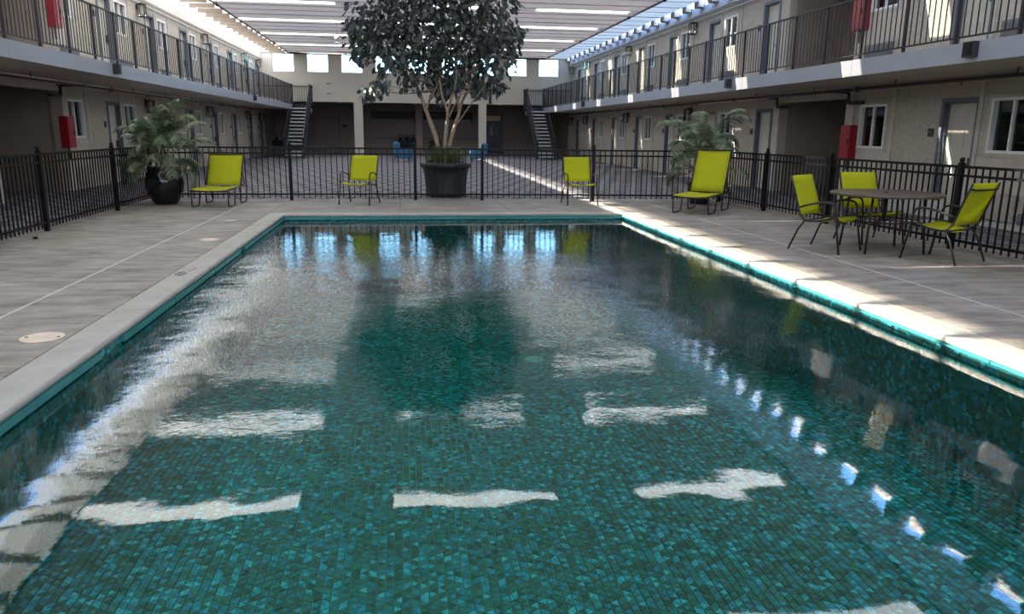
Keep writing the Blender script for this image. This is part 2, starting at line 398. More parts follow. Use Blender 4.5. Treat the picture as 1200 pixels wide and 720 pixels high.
tB = MB(); tri_prism(tB, (SG, 0), (SG, TB), (0, TB / 2), 0); meB = tB.mesh('mosaic_tile', M['mosaic_piece'])
for tri in near_tris:
    if tri[0][0] < tri[1][0]: inst('mosaic_tile', meA, pool, (tri[0][0], tri[0][1], ZS))
    else: inst('mosaic_tile', meB, pool, (tri[2][0], tri[0][1], ZS))
MB().cyl((1.54, 9.0, pz(9.0) - .03), .115, .05, 20).obj('floor_drain', M['pale'], pool, label='pale green drain cover')
# water body
m = MB(); m.box(PX0 - .05, PX1 + .05, PY0 - .05, PY1 + .05, ZD - .05, WL)
m.obj('pool_water', M['water'], None, label='rippling clear teal water filling the pool', cat='water', kind='stuff')
# coping: bullnosed concrete rim
cop = empty('pool_coping', kind='structure', label='pale smooth concrete coping running round the pool')
prof = [(0, 0), (.012, -.004), (.022, -.016), (.024, -.03), (.018, -.045), (0, -.05)]  # outward overhang towards water
def coping_run(axis, c, s_, a, b):
    vs = []
    P_ = [(-CW, -.1), (-CW, -.004), (-CW + .008, 0)] + prof + [(-.02, -.1)]
    for t_ in (a, b):
        for o_, z_ in P_: vs.append((c + s_ * o_, t_, z_) if axis == 'y' else (t_, c + s_ * o_, z_))
    n = len(P_); m_ = MB(); m_.add(vs, [(i, (i + 1) % n, (i + 1) % n + n, i + n) for i in range(n)] + [tuple(range(n)), tuple(range(n, 2 * n))])
    m_.obj('coping_stone', M['coping'], cop)
yy = [PY0 - CW, 3.5, 6.6, 9.7, 12.0, PY1]
for a, b in zip(yy, yy[1:]):
    coping_run('y', PX0, 1, a, b); coping_run('y', PX1, -1, a, b)
for a, b in ((PX0 - CW, -.5), (-.5, 2.1), (2.1, PX1 + CW)):
    coping_run('x', PY1, -1, a, b); coping_run('x', PY0, 1, a, b)
# turquoise edge strips, broken on the left side as in the place
def strip(a, b, side, z0=-.10, z1=-.052):
    if side == 'r': z0 = -.072
    m_ = MB()
    if side == 'l': m_.box(PX0, PX0 + .03, a, b, z0, z1)
    elif side == 'r': m_.box(PX1 - .03, PX1, a, b, z0, z1)
    else: m_.box(a, b, PY1 - .03, PY1, z0, z1)
    m_.obj('edge_strip', M['teal'], cop)
for a, b in ((2.0, 4.0), (4.03, 5.55), (6.0, 7.35), (7.37, 8.9), (8.93, 10.3), (10.62, 14.2)): strip(a, b, 'l')
for k in range(7): strip(.9 + k * 1.9, .9 + k * 1.9 + 1.885, 'r')
for a, b in ((PX0, -.1), (-.09, 2.0), (2.01, PX1)): strip(a, b, 'f')
# deck fittings
def lid(x, y, r, lab):
    t_ = empty('skimmer_cover', (x, y, 0), label=lab, cat='skimmer cover')
    MB().cyl((0, 0, .0), r, .008, 28).obj('plate', M['lid'], t_)
    for a in (-.75, .75): MB().cyl((a * r, 0, .008), .012, .003, 8).obj('screw', M['dark_box'], t_)
lid(-2.62, 5.78, .145, 'round cream lid set in the left deck beside the coping, nearest one')
lid(-2.66, 10.9, .13, 'round cream lid in the left deck, the farther of two')
MB().cyl((-2.85, 13.2, .001), .09, .006, 16).obj('vent_cap', M['ac_beige'], label='small beige cap in the deck near the green chaise', cat='cap')
m = MB()
m.tube([(-2.345 + .05 * math.cos(a), 8.32 + .10 * math.sin(a), .001) for a in [k * PI / 8 for k in range(16)]], .005, 4, closed=True)
m.tube([(-2.345 + .025 * math.cos(a), 8.32 + .05 * math.sin(a), .001) for a in [k * PI / 8 for k in range(16)]], .004, 4, closed=True)
for k in range(3): m.box(-2.31 + k * .012, -2.30 + k * .012, 8.46 + k * .07, 8.52 + k * .07, 0, .002)
m.obj('depth_marking', M['marks'], label='faded oval depth marking on the left coping', cat='marking')

# ------------------------------------------------------------------ walls with openings
def wall_x(name, x0, x1, y0, y1, z0, z1, holes, mat, label):
    ysx = sorted({y0, y1} | {h[0] for h in holes} | {h[1] for h in holes}); zsx = sorted({z0, z1} | {h[2] for h in holes} | {h[3] for h in holes})
    ysx = [v for v in ysx if y0 <= v <= y1]; zsx = [v for v in zsx if z0 <= v <= z1]
    m_ = MB()
    for a, b in zip(ysx, ysx[1:]):
        run = None
        for c, d in zip(zsx, zsx[1:]):
            cy, cz = (a + b) / 2, (c + d) / 2
            hole = any(h[0] < cy < h[1] and h[2] < cz < h[3] for h in holes)
            if hole:
                if run: m_.box(x0, x1, a, b, *run); run = None
            else: run = (run[0], d) if run else (c, d)
        if run: m_.box(x0, x1, a, b, *run)
    return m_.obj(name, mat, kind='structure', label=label)
win_R = [3.95 + 3.85 * k for k in (1, 2, 3, 5, 6, 7, 8, 9, 10)]
win_R = [7.8, 11.62, 15.47, 23.2, 27.05, 30.9, 34.75, 38.6, 42.45]
door_R = [9.0, 12.85, 20.55, 24.4, 28.25, 32.1, 35.95, 39.8, 43.65]
win_L = [20.35, 24.2, 28.05, 31.9, 35.75, 39.6, 43.45]
door_L = [22.95, 26.8, 30.65, 34.5, 38.35, 42.2, 45.3]
REC = (16.45, 19.6)
DW, DH, WW = .98, 2.16, .94
def holes(wins, doors):
    h = [(REC[0], REC[1], 0, 2.28), (REC[0], REC[1], Z2, Z2 + 2.5)]
    for zb_ in (0, Z2):
        for y in wins: h.append((y - WW / 2, y + WW / 2, zb_ + 1.22, zb_ + 2.12))
        for y in doors: h.append((y - DW / 2, y + DW / 2, zb_, zb_ + DH))
    return h
wall_x('wall_right', XR, XR + .2, YN, YF + .2, 0, ZC - .02, holes(win_R, door_R), M['stucco'], 'cream stucco two storey wall of doors and windows on the right')
wall_x('wall_left', XL - .2, XL, YN, YF + .2, 0, ZC - .02, holes(win_L, door_L), M['stucco'], 'cream stucco two storey wall of doors and windows on the left')
# recess rooms
for sx_, x, nm in ((-1, XL, 'left'), (1, XR, 'right')):
    for zb_, zt in ((0, 2.6), (Z2, Z2 + 2.7)):
        d = 3.0; a = x + sx_ * .2; b = x + sx_ * d
        m = MB(); xa, xb = min(a, b), max(a, b)
        m.box(b - .05, b + .05, REC[0] - .6, REC[1] + .6, zb_, zt)
        m.box(xa, xb, REC[1], REC[1] + .1, zb_, zt); m.box(xa, xb, REC[0] - .1, REC[0], zb_, zt); m.box(xa, xb, REC[0], REC[1], zt, zt + .1)
        m.box(xa, xb, REC[0], REC[1], zb_ - .12, zb_ - .005) if zb_ else None
        m.obj('wall_recess_%s' % nm, M['taupe'], kind='structure', label='taupe painted %s passage recess in the %s wall' % ('lower' if zb_ == 0 else 'upper', nm))
    m = MB(); sgn = -sx_
    m.box(*sorted((x, x + sgn * .05)), REC[0] - .25, REC[1] + .25, 2.28, ZB)
    m.box(*sorted((x, x + sgn * .05)), REC[1], REC[1] + .3, 0, 2.28); m.box(*sorted((x, x + sgn * .05)), REC[0] - .3, REC[0], 0, 2.28)
    m.obj('trim_1' if sx_ < 0 else 'trim_2', M['trim_cream'], kind='structure', label='cream surround of the lower %s passage opening' % nm)

# ---- windows, doors, units, battens
WIN_N = [0]; DOOR_N = [0]
def side_geo(side): return (XL, 1) if side == 'left' else (XR, -1)
def mk_window():
    me = {}
    m_ = MB(); f = .045                    # local: x = towards room, y along wall, z up, origin bottom centre
    w, h = WW, .90
    for y0, y1, z0, z1 in ((-w / 2, w / 2, 0, f), (-w / 2, w / 2, h - f, h), (-w / 2, -w / 2 + f, f, h - f), (w / 2 - f, w / 2, f, h - f)):
        m_.box(-.09, .02, y0, y1, z0, z1)
    me['frame'] = m_.mesh('window_frame', M['white'])
    me['mullion'] = MB().box(-.06, .005, -.022, .022, f, h - f).mesh('mullion', M['white'])
    me['pane'] = MB().box(-.045, -.039, f, w / 2 - .022 + .0, f, h - f).mesh('pane', M['pane'])
    m_ = MB()
    for k in range(10):
        y0 = -w / 2 + k * w / 20 * 1.0; m_.box(-.17 - .02 * (k % 2), -.15 - .02 * (k % 2), y0, y0 + w / 20, 0, h)
    m_.box(-.26, -.25, -w / 2 - .3, w / 2 + .3, -.3, h + .3, 1)
    me['curtain'] = m_.mesh('curtain', [M['curtain'], M['alcove_grey']])
    m_ = MB(); c = .06
    for y0, y1, z0, z1 in ((-w / 2 - c, w / 2 + c, -c, 0), (-w / 2 - c, w / 2 + c, h, h + c), (-w / 2 - c, -w / 2, 0, h), (w / 2, w / 2 + c, 0, h)): m_.box(0, .018, y0, y1, z0, z1)
    me['casing'] = m_.mesh('casing', M['trim_cream']); return me
WM = mk_window()
def window(side, y, zb_, lab):
    x, s_ = side_geo(side); WIN_N[0] += 1
    o = empty('window_%d' % WIN_N[0], (x, y, zb_ + 1.22), 0 if s_ > 0 else PI, kind='structure', label=lab)
    inst('window_frame', WM['frame'], o); inst('mullion', WM['mullion'], o); inst('casing', WM['casing'], o)
    inst('pane', WM['pane'], o, (0, -.045, 0)); inst('pane', WM['pane'], o, (-.018, -.045 - .40, 0)); inst('curtain', WM['curtain'], o)
def mk_door():
    me = {}; w, h, f = DW, DH, .075
    m_ = MB()
    for y0, y1, z0, z1 in ((-w / 2, w / 2, h - f, h), (-w / 2, -w / 2 + f, 0, h - f), (w / 2 - f, w / 2, 0, h - f)):
        m_.box(-.16, .025, y0, y1, z0, z1)
    for y0, y1, z0, z1 in ((-w / 2 + f, w / 2 - f, h - f - .02, h - f), (-w / 2 + f, -w / 2 + f + .02, 0, h - f - .02), (w / 2 - f - .02, w / 2 - f, 0, h - f - .02)):
        m_.box(-.16, -.03, y0, y1, z0, z1)
    me['frame'] = m_.mesh('door_frame', M['slate_frame'])
    m_ = MB(); a, b = -w / 2 + f + .02, w / 2 - f - .02; H_ = h - f - .02
    m_.box(-.14, -.105, a, b, 0.01, H_)
    rows = [(.18, .62), (.76, 1.12), (1.26, 1.62), (1.76, 1.96)]
    zz = [0.01] + [v for r_ in rows for v in r_] + [H_]
    for i in range(0, len(zz), 2): m_.box(-.105, -.095, a, b, zz[i], zz[i + 1])
    for c0, c1 in ((a, a + .1), (-.05, .05), (b - .1, b)):
        for r0, r1 in rows: m_.box(-.105, -.095, c0, c1, r0, r1)
    me['leaf'] = m_.mesh('door_leaf', M['door'])
    m_ = MB(); m_.box(-.095, -.06, .26, .36, .93, 1.12); m_.bar((-.06, .31, 1.0), (-.02, .31, 1.0), .02); m_.bar((-.025, .33, 1.0), (-.025, .2, 1.0), .018)
    me['handle'] = m_.mesh('handle', M['dark_box']); return me
DM = mk_door()
def door(side, y, zb_, lab):
    x, s_ = side_geo(side); DOOR_N[0] += 1
    o = empty('door_%d' % DOOR_N[0], (x, y, zb_), 0 if s_ > 0 else PI, kind='structure', label=lab)
    inst('door_frame', DM['frame'], o); inst('door_leaf', DM['leaf'], o)
    inst('handle', DM['handle'], o)
m_ = MB(); m_.box(0, .10, -.42, .42, 0, .40); 
PT_body = m_.mesh('housing', M['ac']); PT_body2 = m_.mesh('housing', M['ac_beige'])
m_ = MB()
for k in range(9): m_.box(.10, .112, -.38, .38, .04 + k * .038, .058 + k * .038)
PT_gr = m_.mesh('louvre', M['ac']); PT_gr2 = m_.mesh('louvre', M['ac_beige'])
def ptac(side, y, zb_, lab, dark, group):
    x, s_ = side_geo(side)
    o = empty('air_conditioner', (x, y, zb_ + .14), 0 if s_ > 0 else PI, label=lab, cat='air conditioner', group=group)
    inst('housing', PT_body if dark else PT_body2, o); inst('louvre', PT_gr if dark else PT_gr2, o)
m_ = MB(); m_.box(0, .02, -.075, .075, -.075, .075)
PL = m_.mesh('plate', M['dark_box'])
m_ = MB()
for a, b in ((-.03, .03), (-.01, .025), (.01, .035)): m_.box(.02, .023, a - .012, a + .008, b - .03, b - .01)
PLt = m_.mesh('raised_marks', M['ac'])
def plaque(side, y, zb_, lab, group):
    x, s_ = side_geo(side)
    o = empty('door_plaque', (x, y, zb_ + 1.55), 0 if s_ > 0 else PI, label=lab, cat='plaque', group=group)
    inst('plate', PL, o); inst('raised_marks', PLt, o)
def mk_lantern():
    me = {}
    m_ = MB(); m_.box(0, .02, -.04, .04, .08, .30); m_.bar((.02, 0, .24), (.17, 0, .27), .02)
    me['bracket'] = m_.mesh('bracket', M['iron'])
    m_ = MB(); r = .09; cx = .16
    for a in (-1, 1):
        for b in (-1, 1): m_.box(cx + a * r - .008, cx + a * r + .008, b * r - .008, b * r + .008, -.12, .22)
    m_.box(cx - r - .015, cx + r + .015, -r - .015, r + .015, .22, .245); m_.box(cx - r - .008, cx + r + .008, -r - .008, r + .008, -.14, -.12)
    me['cage'] = m_.mesh('lantern_cage', M['iron'])
    m_ = MB()
    for a in (-1, 1): m_.box(cx + a * r - .002, cx + a * r + .002, -r, r, -.12, .22); m_.box(cx - r, cx + r, a * r - .002, a * r + .002, -.12, .22)
    me['glass'] = m_.mesh('lantern_glass', M['lantern_glass'])
    m_ = MB(); m_.lathe([(.001, -.12), (.028, -.12), (.028, .04), (.02, .05), (.001, .05)], (cx, 0, 0), 10)
    me['candle'] = m_.mesh('candle_tube', M['white']); return me
LM = mk_lantern()
def lantern(side, y, zb_, lab):
    x, s_ = side_geo(side)
    o = empty('wall_lantern', (x, y, zb_ + 2.05), 0 if s_ > 0 else PI, label=lab, cat='lantern', group='black wall lanterns')
    inst('bracket', LM['bracket'], o); inst('lantern_cage', LM['cage'], o); inst('lantern_glass', LM['glass'], o); inst('candle_tube', LM['candle'], o)
for side, wins, doors in (('right', win_R, door_R), ('left', win_L, door_L)):
    for zb_, lv in ((0, 'lower'), (Z2, 'upper')):
        for i, y in enumerate(reversed(wins)):
            window(side, y, zb_, 'white sliding window on the %s %s wall, %s from the far end' % (lv, side, ordinal(i)))
            ptac(side, y, zb_, '%s louvred air conditioner under the %s %s window %s from the far end' % ('grey' if lv == 'upper' else 'beige', lv, side, ordinal(i)), lv == 'upper', 'air conditioners under the %s %s windows' % (lv, side))
        for i, y in enumerate(reversed(doors)):
            door(side, y, zb_, 'cream door in slate frame, %s %s wall, %s from the far end' % (lv, side, ordinal(i)))
            yp = y + DW / 2 + .22 if side == 'right' else y - DW / 2 - .22
            plaque(side, yp, zb_, 'small dark plaque by the %s %s door %s from the far end' % (lv, side, ordinal(i)), 'door plaques on the %s %s wall' % (lv, side))
        for i, y in enumerate((45.0, 41.3, 33.5, 25.9)):
            lantern(side, y + (.15 if side == 'right' else -.2), zb_, 'black caged lantern on the %s %s wall, %s from the far end' % (lv, side, ordinal(i)))
# battens and window bays
for side, wins, doors in (('right', win_R, door_R), ('left', win_L, door_L)):
    x, s_ = side_geo(side)
    def bx(m_, d, y0, y1, z0, z1): m_.box(*sorted((x, x + s_ * d)), y0, y1, z0, z1)
    for zb_, lv, zt in ((0, 'lower', ZB), (Z2, 'upper', 5.2)):
        tr = empty('trim_%d' % (3 + (side == 'left') * 2 + (lv == 'upper')), kind='structure', label='cream battens and boards on the %s %s wall' % (lv, side))
        bat = MB()
        for y in wins:
            for dy in (-.72, .72):
                yv = y + dy
                if REC[0] - .3 < yv < REC[1] + .3: continue
                mm = MB(); bx(mm, .03, yv - .045, yv + .045, zb_, zt); mm.obj('batten', M['trim_cream'], tr)
            mm = MB(); bx(mm, .012, y - .675, y + .675, zb_ + .56, zb_ + 1.15); mm.obj('bay_panel', M['trim_cream'], tr)
        mm = MB()
        if lv == 'upper':
            bx(mm, .06, YN, YF, 5.28, 5.34); bx(mm, .045, YN, YF, 5.12, 5.17)
            mm.obj('ledge_board', M['trim_cream'], tr)
            mm = MB(); mm.tube([(x + s_ * .07, YN, 5.23), (x + s_ * .07, YF, 5.23)], .018, 6); mm.tube([(x + s_ * .06, YN, 5.06), (x + s_ * .06, YF, 5.06)], .012, 6)
            mm.obj('conduit', M['conduit'], tr)
        else:
            bx(mm, .035, YN, REC[0] - .3, 2.4, 2.48); bx(mm, .035, REC[1] + .3, YF, 2.4, 2.48); mm.obj('ledge_board', M['trim_cream'], tr)
m = MB(); m.box(XR - .03, XR, 5.5, 14.6, 0, .32); m.obj('baseboard_right', M['base_concrete'], kind='structure', label='pale concrete base band at the foot of the near right wall')
MB().lathe([(.0, .0), (.10, .0), (.10, .02), (.07, .03), (0, .03)], (0, 0, 0), 16).obj('cleanout_cover', M['ac'], None, (XR - .06, 11.05, .2), label='small round grey cover low on the right wall base', cat='cover')
bpy.data.objects['cleanout_cover'].rotation_euler = (0, R(-90), 0)

# hose cabinets
def cabinet(side, y, z, lab):
    x, s_ = side_geo(side)
    o = empty('hose_cabinet', (x, y, z), 0 if s_ > 0 else PI, label=lab, cat='cabinet')
    MB().box(.003, .17, -.19, .19, 0, .72).obj('cabinet_box', M['red'], o)
    MB().box(.17, .19, -.18, .18, .012, .708).obj('cabinet_door', M['red'], o)
    MB().box(.19, .205, .11, .14, .3, .42).obj('latch', M['dark_box'], o)
    MB().box(.07, .10, -.02, .02, -.25, 0).obj('drain_pipe', M['pipe'], o)
cabinet('right', 16.15, .98, 'red fire hose cabinet on the lower right wall beside the passage')
cabinet('right', 16.15, Z2 + .88, 'red fire hose cabinet on the upper right wall behind the railing')
cabinet('left', 19.6, 1.0, 'dark red fire hose cabinet on the lower left wall')
cabinet('left', 19.6, Z2 + .88, 'red fire hose cabinet on the upper left wall behind the railing')

# ------------------------------------------------------------------ balconies and railings
YB = 45.0
for side, x0, x1, xe in (('left', XL, BL, BL), ('right', BR, XR, BR)):
    o = empty('balcony', kind='structure', label='%s balcony slab with blue grey fascia' % side)
    MB().box(x0, x1, YN, YB, ZB, Z2 - .004).obj('slab', [M['soffit']], o)
    MB().box(x0, x1, YN, YB, Z2 - .004, Z2).obj('walkway', [M['walk']], o)
    s_ = 1 if side == 'left' else -1
    k = YN
    while k < YB - .1:
        k1 = min(k + 4.6, YB); MB().box(*sorted((xe, xe + s_ * .035)), k + .004, k1 - .004, ZB - .012, Z2 + .006).obj('fascia_board', M['fascia'], o); k += 4.6
    # pipe under the soffit
    xp = xe - s_ * 1.25
    m = MB(); m.tube([(xp, YN, ZB - .12), (xp, YF - 1, ZB - .12)], .032, 8)
    for y in range(8, 45, 3): m.tube([(xp, y, ZB - .12), (xp, y, ZB)], .012, 6); m.tube([(xp, y + 1.2, ZB - .12), (xp, y + 1.2, ZB - .2)], .015, 6)
    for y in [v * 6.1 + 3 for v in range(7)]: m.tube([(xp, y, ZB - .12), (xp, y + .12, ZB - .12)], .048, 8)
    xq = xe - s_ * 1.72
    ye = REC[1] + .1
    for ye in ((REC[1] + .1, REC[0] - .1) if side == 'right' else (REC[1] - .1,)):
        m.tube(fillet([(xp, ye + .3, ZB - .12), (xp, ye, ZB - .12), (xq, ye, ZB - .12), (xq, ye, ZB - .36), (xq, ye - .6, ZB - .36)], .06), .034, 8)
    m.obj('sprinkler_pipe', M['pipe'], label='dark sprinkler pipe slung under the %s balcony' % side, cat='pipe')
def rail_run(name, pts_post, pickets, rails, label, group, posth=1.09, pm=None, post_w=.04, pk_w=.014, base=(0, 0), mat=None):
    pass
PK = {}
def railing(side, y0, y1, lab):
    xe = BL if side == 'left' else BR; s_ = 1 if side == 'left' else -1; x = xe - s_ * .03
    o = empty('balcony_railing', (x, y0, Z2), label=lab, cat='railing', group='dark balcony railings')
    L = y1 - y0; n = round(L / 1.22); d = L / n
    MB().box(-.022, .022, 0, L, 1.045, 1.075).obj('top_rail', M['rail_iron'], o)
    MB().box(-.012, .012, 0, L, .085, .11).obj('bottom_rail', M['rail_iron'], o)
    if 'post' not in PK:
        PK['post'] = MB().box(-.022, .022, -.022, .022, -.02, 1.05).mesh('post', M['rail_iron'])
        PK['pick'] = MB().box(-.007, .007, -.007, .007, .11, 1.045).mesh('baluster', M['rail_iron'])
    for i in range(n + 1):
        inst('post', PK['post'], o, (0, i * d, 0))
        if i < n:
            for k in range(1, 9): inst('baluster', PK['pick'], o, (0, i * d + k * d / 9, 0))
railing('left', 8.6, YB, 'dark steel railing along the left balcony edge')
railing('right', 8.4, YB, 'dark steel railing along the right balcony edge')
for side, x, y, lab in (('right', BR, 18.7, 'small dark speaker box on the right fascia above the palm'), ('right', BR, 10.35, 'dark speaker box on the right fascia nearest the camera'),
                        ('right', BR, 34.5, 'tiny dark box on the right fascia near the stair'), ('left', BL, 17.9, 'small dark box on the left fascia above the palm'),
                        ('left', BL, 33.5, 'tiny dark box on the left fascia near the stair')):
    s_ = 1 if side == 'left' else -1
    o = empty('fascia_speaker', (x + s_ * .035, y, ZB + .15), label=lab, cat='speaker')
    w = .10
    MB().box(*sorted((0, s_ * .10)), -w, w, -.10, .11).obj('housing', M['dark_box'], o)
    MB().box(*sorted((s_ * .10, s_ * .115)), -w + .02, w - .02, -.08, .09).obj('grille', M['iron'], o)

# ------------------------------------------------------------------ stairs at the far end
def stair(side):
    s_ = 1 if side == 'left' else -1
    xi = BL if side == 'left' else BR                # at the balcony edge
    xo = xi + s_ * .98
    a, b = sorted((xi, xo)); n = 15; yt, yb = 45.0, 41.2; run = (yt - yb) / n; rise = Z2 / n
    o = empty('steel_stair', ((a + b) / 2, yb, 0), label='dark steel open staircase down from the %s balcony' % side, cat='staircase')
    cx = (a + b) / 2; a -= cx; b -= cx
    tm = MB().box(a + .05, b - .05, 0, run * .8, -.06, 0).mesh('tread', M['tread'])
    for k in range(1, n): inst('tread', tm, o, (0, (k - 1) * run, k * rise))
    for x in (a + .02, b - .02):
        MB().bar((x, -.15, .05), (x, yt - yb, Z2 - .05), .045, .26).obj('stringer', M['navy'], o)
        MB().bar((x, -.1, 1.0), (x, yt - yb, Z2 + 1.0), .045, .045).obj('handrail', M['navy'], o)
        MB().box(x - .03, x + .03, -.16, -.10, 0, 1.05).obj('newel', M['navy'], o)
        MB().box(x - .03, x + .03, yt - yb - .03, yt - yb + .03, Z2 - .2, Z2 + 1.1).obj('newel', M['navy'], o)
        pk = MB().box(-.008, .008, -.008, .008, 0, .86).mesh('baluster', M['navy'])
        for k in range(1, 26):
            t_ = k / 26; inst('baluster', pk, o, (x, t_ * (yt - yb), .12 + t_ * Z2 * .985))
    # landing
    l = empty('stair_landing', (0, 0, 0), label='dark landing with guard rail atop the %s stair' % side, cat='landing')
    x0, x1 = (XL, BL + .98) if side == 'left' else (BR - .98, XR)
    MB().box(x0, x1, yt, YF, Z2 - .2, Z2).obj('platform', M['navy'], l)
    MB().box(x0, x1, YF - .1, YF - .06, Z2 + 1.03, Z2 + 1.07).obj('top_rail', M['rail_iron'], l)
    MB().box(x0, x1, YF - .09, YF - .07, Z2 + .08, Z2 + .1).obj('bottom_rail', M['rail_iron'], l)
    xg = x1 - .02 if side == 'left' else x0 + .02
    MB().box(xg - .02, xg + .02, yt, YF, Z2 + 1.03, Z2 + 1.07).obj('side_rail', M['rail_iron'], l)
    pk = MB().box(-.009, .009, -.009, .009, 0, 1.04).mesh('baluster', M['rail_iron'])
    k = x0 + .1
    while k < x1: inst('baluster', pk, l, (k, YF - .08, Z2)); k += .13
    k = yt + .12
    while k < YF - .1: inst('baluster', pk, l, (xg, k, Z2)); k += .13
    MB().box(xg - .1, xg + .1, yt - .05, yt + .05, Z2 - .42, Z2 - .2).obj('junction_box', M['ac'], l)
stair('left'); stair('right')

# ------------------------------------------------------------------ far wall and alcove
FX = [.95 + 1.9 * k for k in range(-4, 5)]
def wall_y(name, y0, y1, x0, x1, z0, z1, hs, mat, label):
    xs_ = sorted({x0, x1} | {h[0] for h in hs} | {h[1] for h in hs}); zs_ = sorted({z0, z1} | {h[2] for h in hs} | {h[3] for h in hs}); m_ = MB()
    for a, b in zip(xs_, xs_[1:]):
        for c, d in zip(zs_, zs_[1:]):
            if not any(h[0] < (a + b) / 2 < h[1] and h[2] < (c + d) / 2 < h[3] for h in hs): m_.box(a, b, y0, y1, c, d)
    return m_.obj(name, mat, kind='structure', label=label)
wall_y('wall_front', YF, YF + .25, XL, XR, 3.0, ZC + .25, [(x - .6, x + .6, 4.62, 5.62) for x in FX], M['far_paint'], 'pale far end wall with a row of high windows')
for i, x in enumerate(FX):
    WIN_N[0] += 1
    o = empty('window_%d' % WIN_N[0], (x, YF, 4.62), kind='structure', label='square high window in the far wall, %s from the left' % ordinal(i))
    m = MB(); m.box(-.6, .6, .08, .14, 0, .04); m.box(-.6, .6, .08, .14, .96, 1); m.box(-.6, -.56, .08, .14, .04, .96); m.box(.56, .6, .08, .14, .04, .96); m.obj('window_frame', M['white'], o)
    MB().box(-.56, .56, .10, .106, .04, .96).obj('pane', M['clere'], o)
m = MB(); m.box(XL, XR, YF - .02, YF, 3.93, 3.96); m.obj('trim_7', M['trim_cream'], kind='structure', label='thin horizontal seam across the far wall')
tr = empty('trim_8', kind='structure', label='cream columns carrying the far wall')
for x, w, y in ((-2.57, .5, YF), (4.63, .45, YF)):
    MB().box(x - w / 2, x + w / 2, y, y + .35, 0, 3.0).obj('column', M['far_paint'], tr); MB().box(x - w / 2 - .02, x + w / 2 + .02, y - .02, y + .37, 2.62, 2.66).obj('column', M['far_paint'], tr)
MB().box(.77, 1.17, YA - .35, YA, 0, 3.0).obj('column', M['taupe'], tr)
m = MB(); m.box(XL - .2, XR + .2, YA, YA + .2, 0, 3.2); m.box(XL - .2, XL, YF, YA, 0, 3.2); m.box(XR, XR + .2, YF, YA, 0, 3.2); m.box(XL, XR, YF + .25, YA, 3.0, 3.2)
m.obj('wall_alcove', M['alcove'], kind='structure', label='dark painted back wall of the covered alcove')
# alcove furnishing
o = empty('clerestory_band', (0, YA, 0), kind='structure', label='dark glazed band and lattice on the alcove wall')
for x0, x1 in ((-2.0, .72), (1.22, 4.35)):
    MB().box(x0, x1, -.05, 0, 2.16, 2.62).obj('dark_glass', M['iron'], o)
    m = MB(); m.box(x0, x1, -.03, -.02, 1.94, 2.12, 0)
    k = x0
    while k < x1 - .18:
        m.bar((k, -.05, 1.94), (k + .18, -.05, 2.12), .012, .022, 1); m.bar((k + .18, -.05, 1.94), (k, -.05, 2.12), .012, .022, 1); k += .09
    m.obj('lattice', [M['iron'], M['conduit']], o)
wall_y('wall_back', YN - .2, YN, XL - .2, XR + .2, 0, ZC + .25, [(x - .6, x + .6, 4.62, 5.62) for x in FX], M['far_paint'], 'pale wall behind the viewpoint with unseen high openings added for light')  # high openings added out of view to let fill light in
MB().box(-2.0, 6.9, YA - .08, YA, .93, .99).obj('chair_rail', M['alcove_grey'], kind='structure', label='dark rail along the alcove wall')
def door_simple(x0, x1, z1, mat, lab, extra=None):
    DOOR_N[0] += 1
    o = empty('door_%d' % DOOR_N[0], ((x0 + x1) / 2, YA, 0), kind='structure', label=lab); w = (x1 - x0) / 2
    m_ = MB(); m_.box(-w - .06, w + .06, -.06, 0, z1, z1 + .06); m_.box(-w - .06, -w, -.06, 0, 0, z1); m_.box(w, w + .06, -.06, 0, 0, z1); m_.obj('door_frame', M['alcove_grey'], o)
    MB().box(-w, -.01, -.04, 0, 0, z1).obj('door_leaf', mat, o); MB().box(.01, w, -.04, 0, 0, z1).obj('door_leaf', mat, o)
    return o
door_simple(-5.5, -4.0, 2.18, M['alcove'], 'dark double door in the alcove left of the column')
door_simple(5.15, 6.25, 2.5, M['navy'], 'dark navy door in the alcove right of the column')
o = empty('door_sign', (5.65, YA - .08, 2.22), label='wooden board sign above the dark navy door', cat='sign')
MB().box(-.45, .45, -.02, .02, -.12, .2).obj('board', M['wood'], o)
o = empty('poster', (5.75, YA - .06, 1.5), label='pair of pale notices on the dark navy door', cat='poster')
MB().box(-.30, -.12, -.01, 0, -.3, .3).obj('notice', M['ac'], o); MB().box(.0, .22, -.01, 0, -.3, .3).obj('notice', M['curtain'], o)
MB().box(-3.75, -3.45, YA - .04, YA, 1.62, 1.75).obj('wall_sign', M['iron'], label='small dark sign on the alcove wall by the double door', cat='sign')
for i, (x, y) in enumerate(((-3.6, 46.9), (.7, 46.9), (5.7, 46.9))):
    MB().lathe([(.0, -.05), (.05, -.04), (.06, 0)], (x, y, 3.0), 10).obj('ceiling_spot', M['white'], label='tiny white dome fitting under the far beam, %s from left' % ordinal(i), cat='light', group='dome fittings under the far beam')
rl = random.Random(11)
def bush_mb(m_, c, r, n, rr, ls=.10):
    for _ in range(n):
        d = Vector((rr.gauss(0, 1), rr.gauss(0, 1), abs(rr.gauss(0, 1)) * .9)).normalized() * r * rr.uniform(.3, 1)
        p = Vector(c) + d; t_ = (d.normalized() + Vector((rr.uniform(-.5, .5), rr.uniform(-.5, .5), rr.uniform(-.2, .6)))).normalized(); s_ = t_.cross(Vector((0, 0, 1))).normalized() * ls * .25
        m_.add([p, p + t_ * ls * .5 + s_, p + t_ * ls, p + t_ * ls * .5 - s_], [(0, 1, 2, 3)])
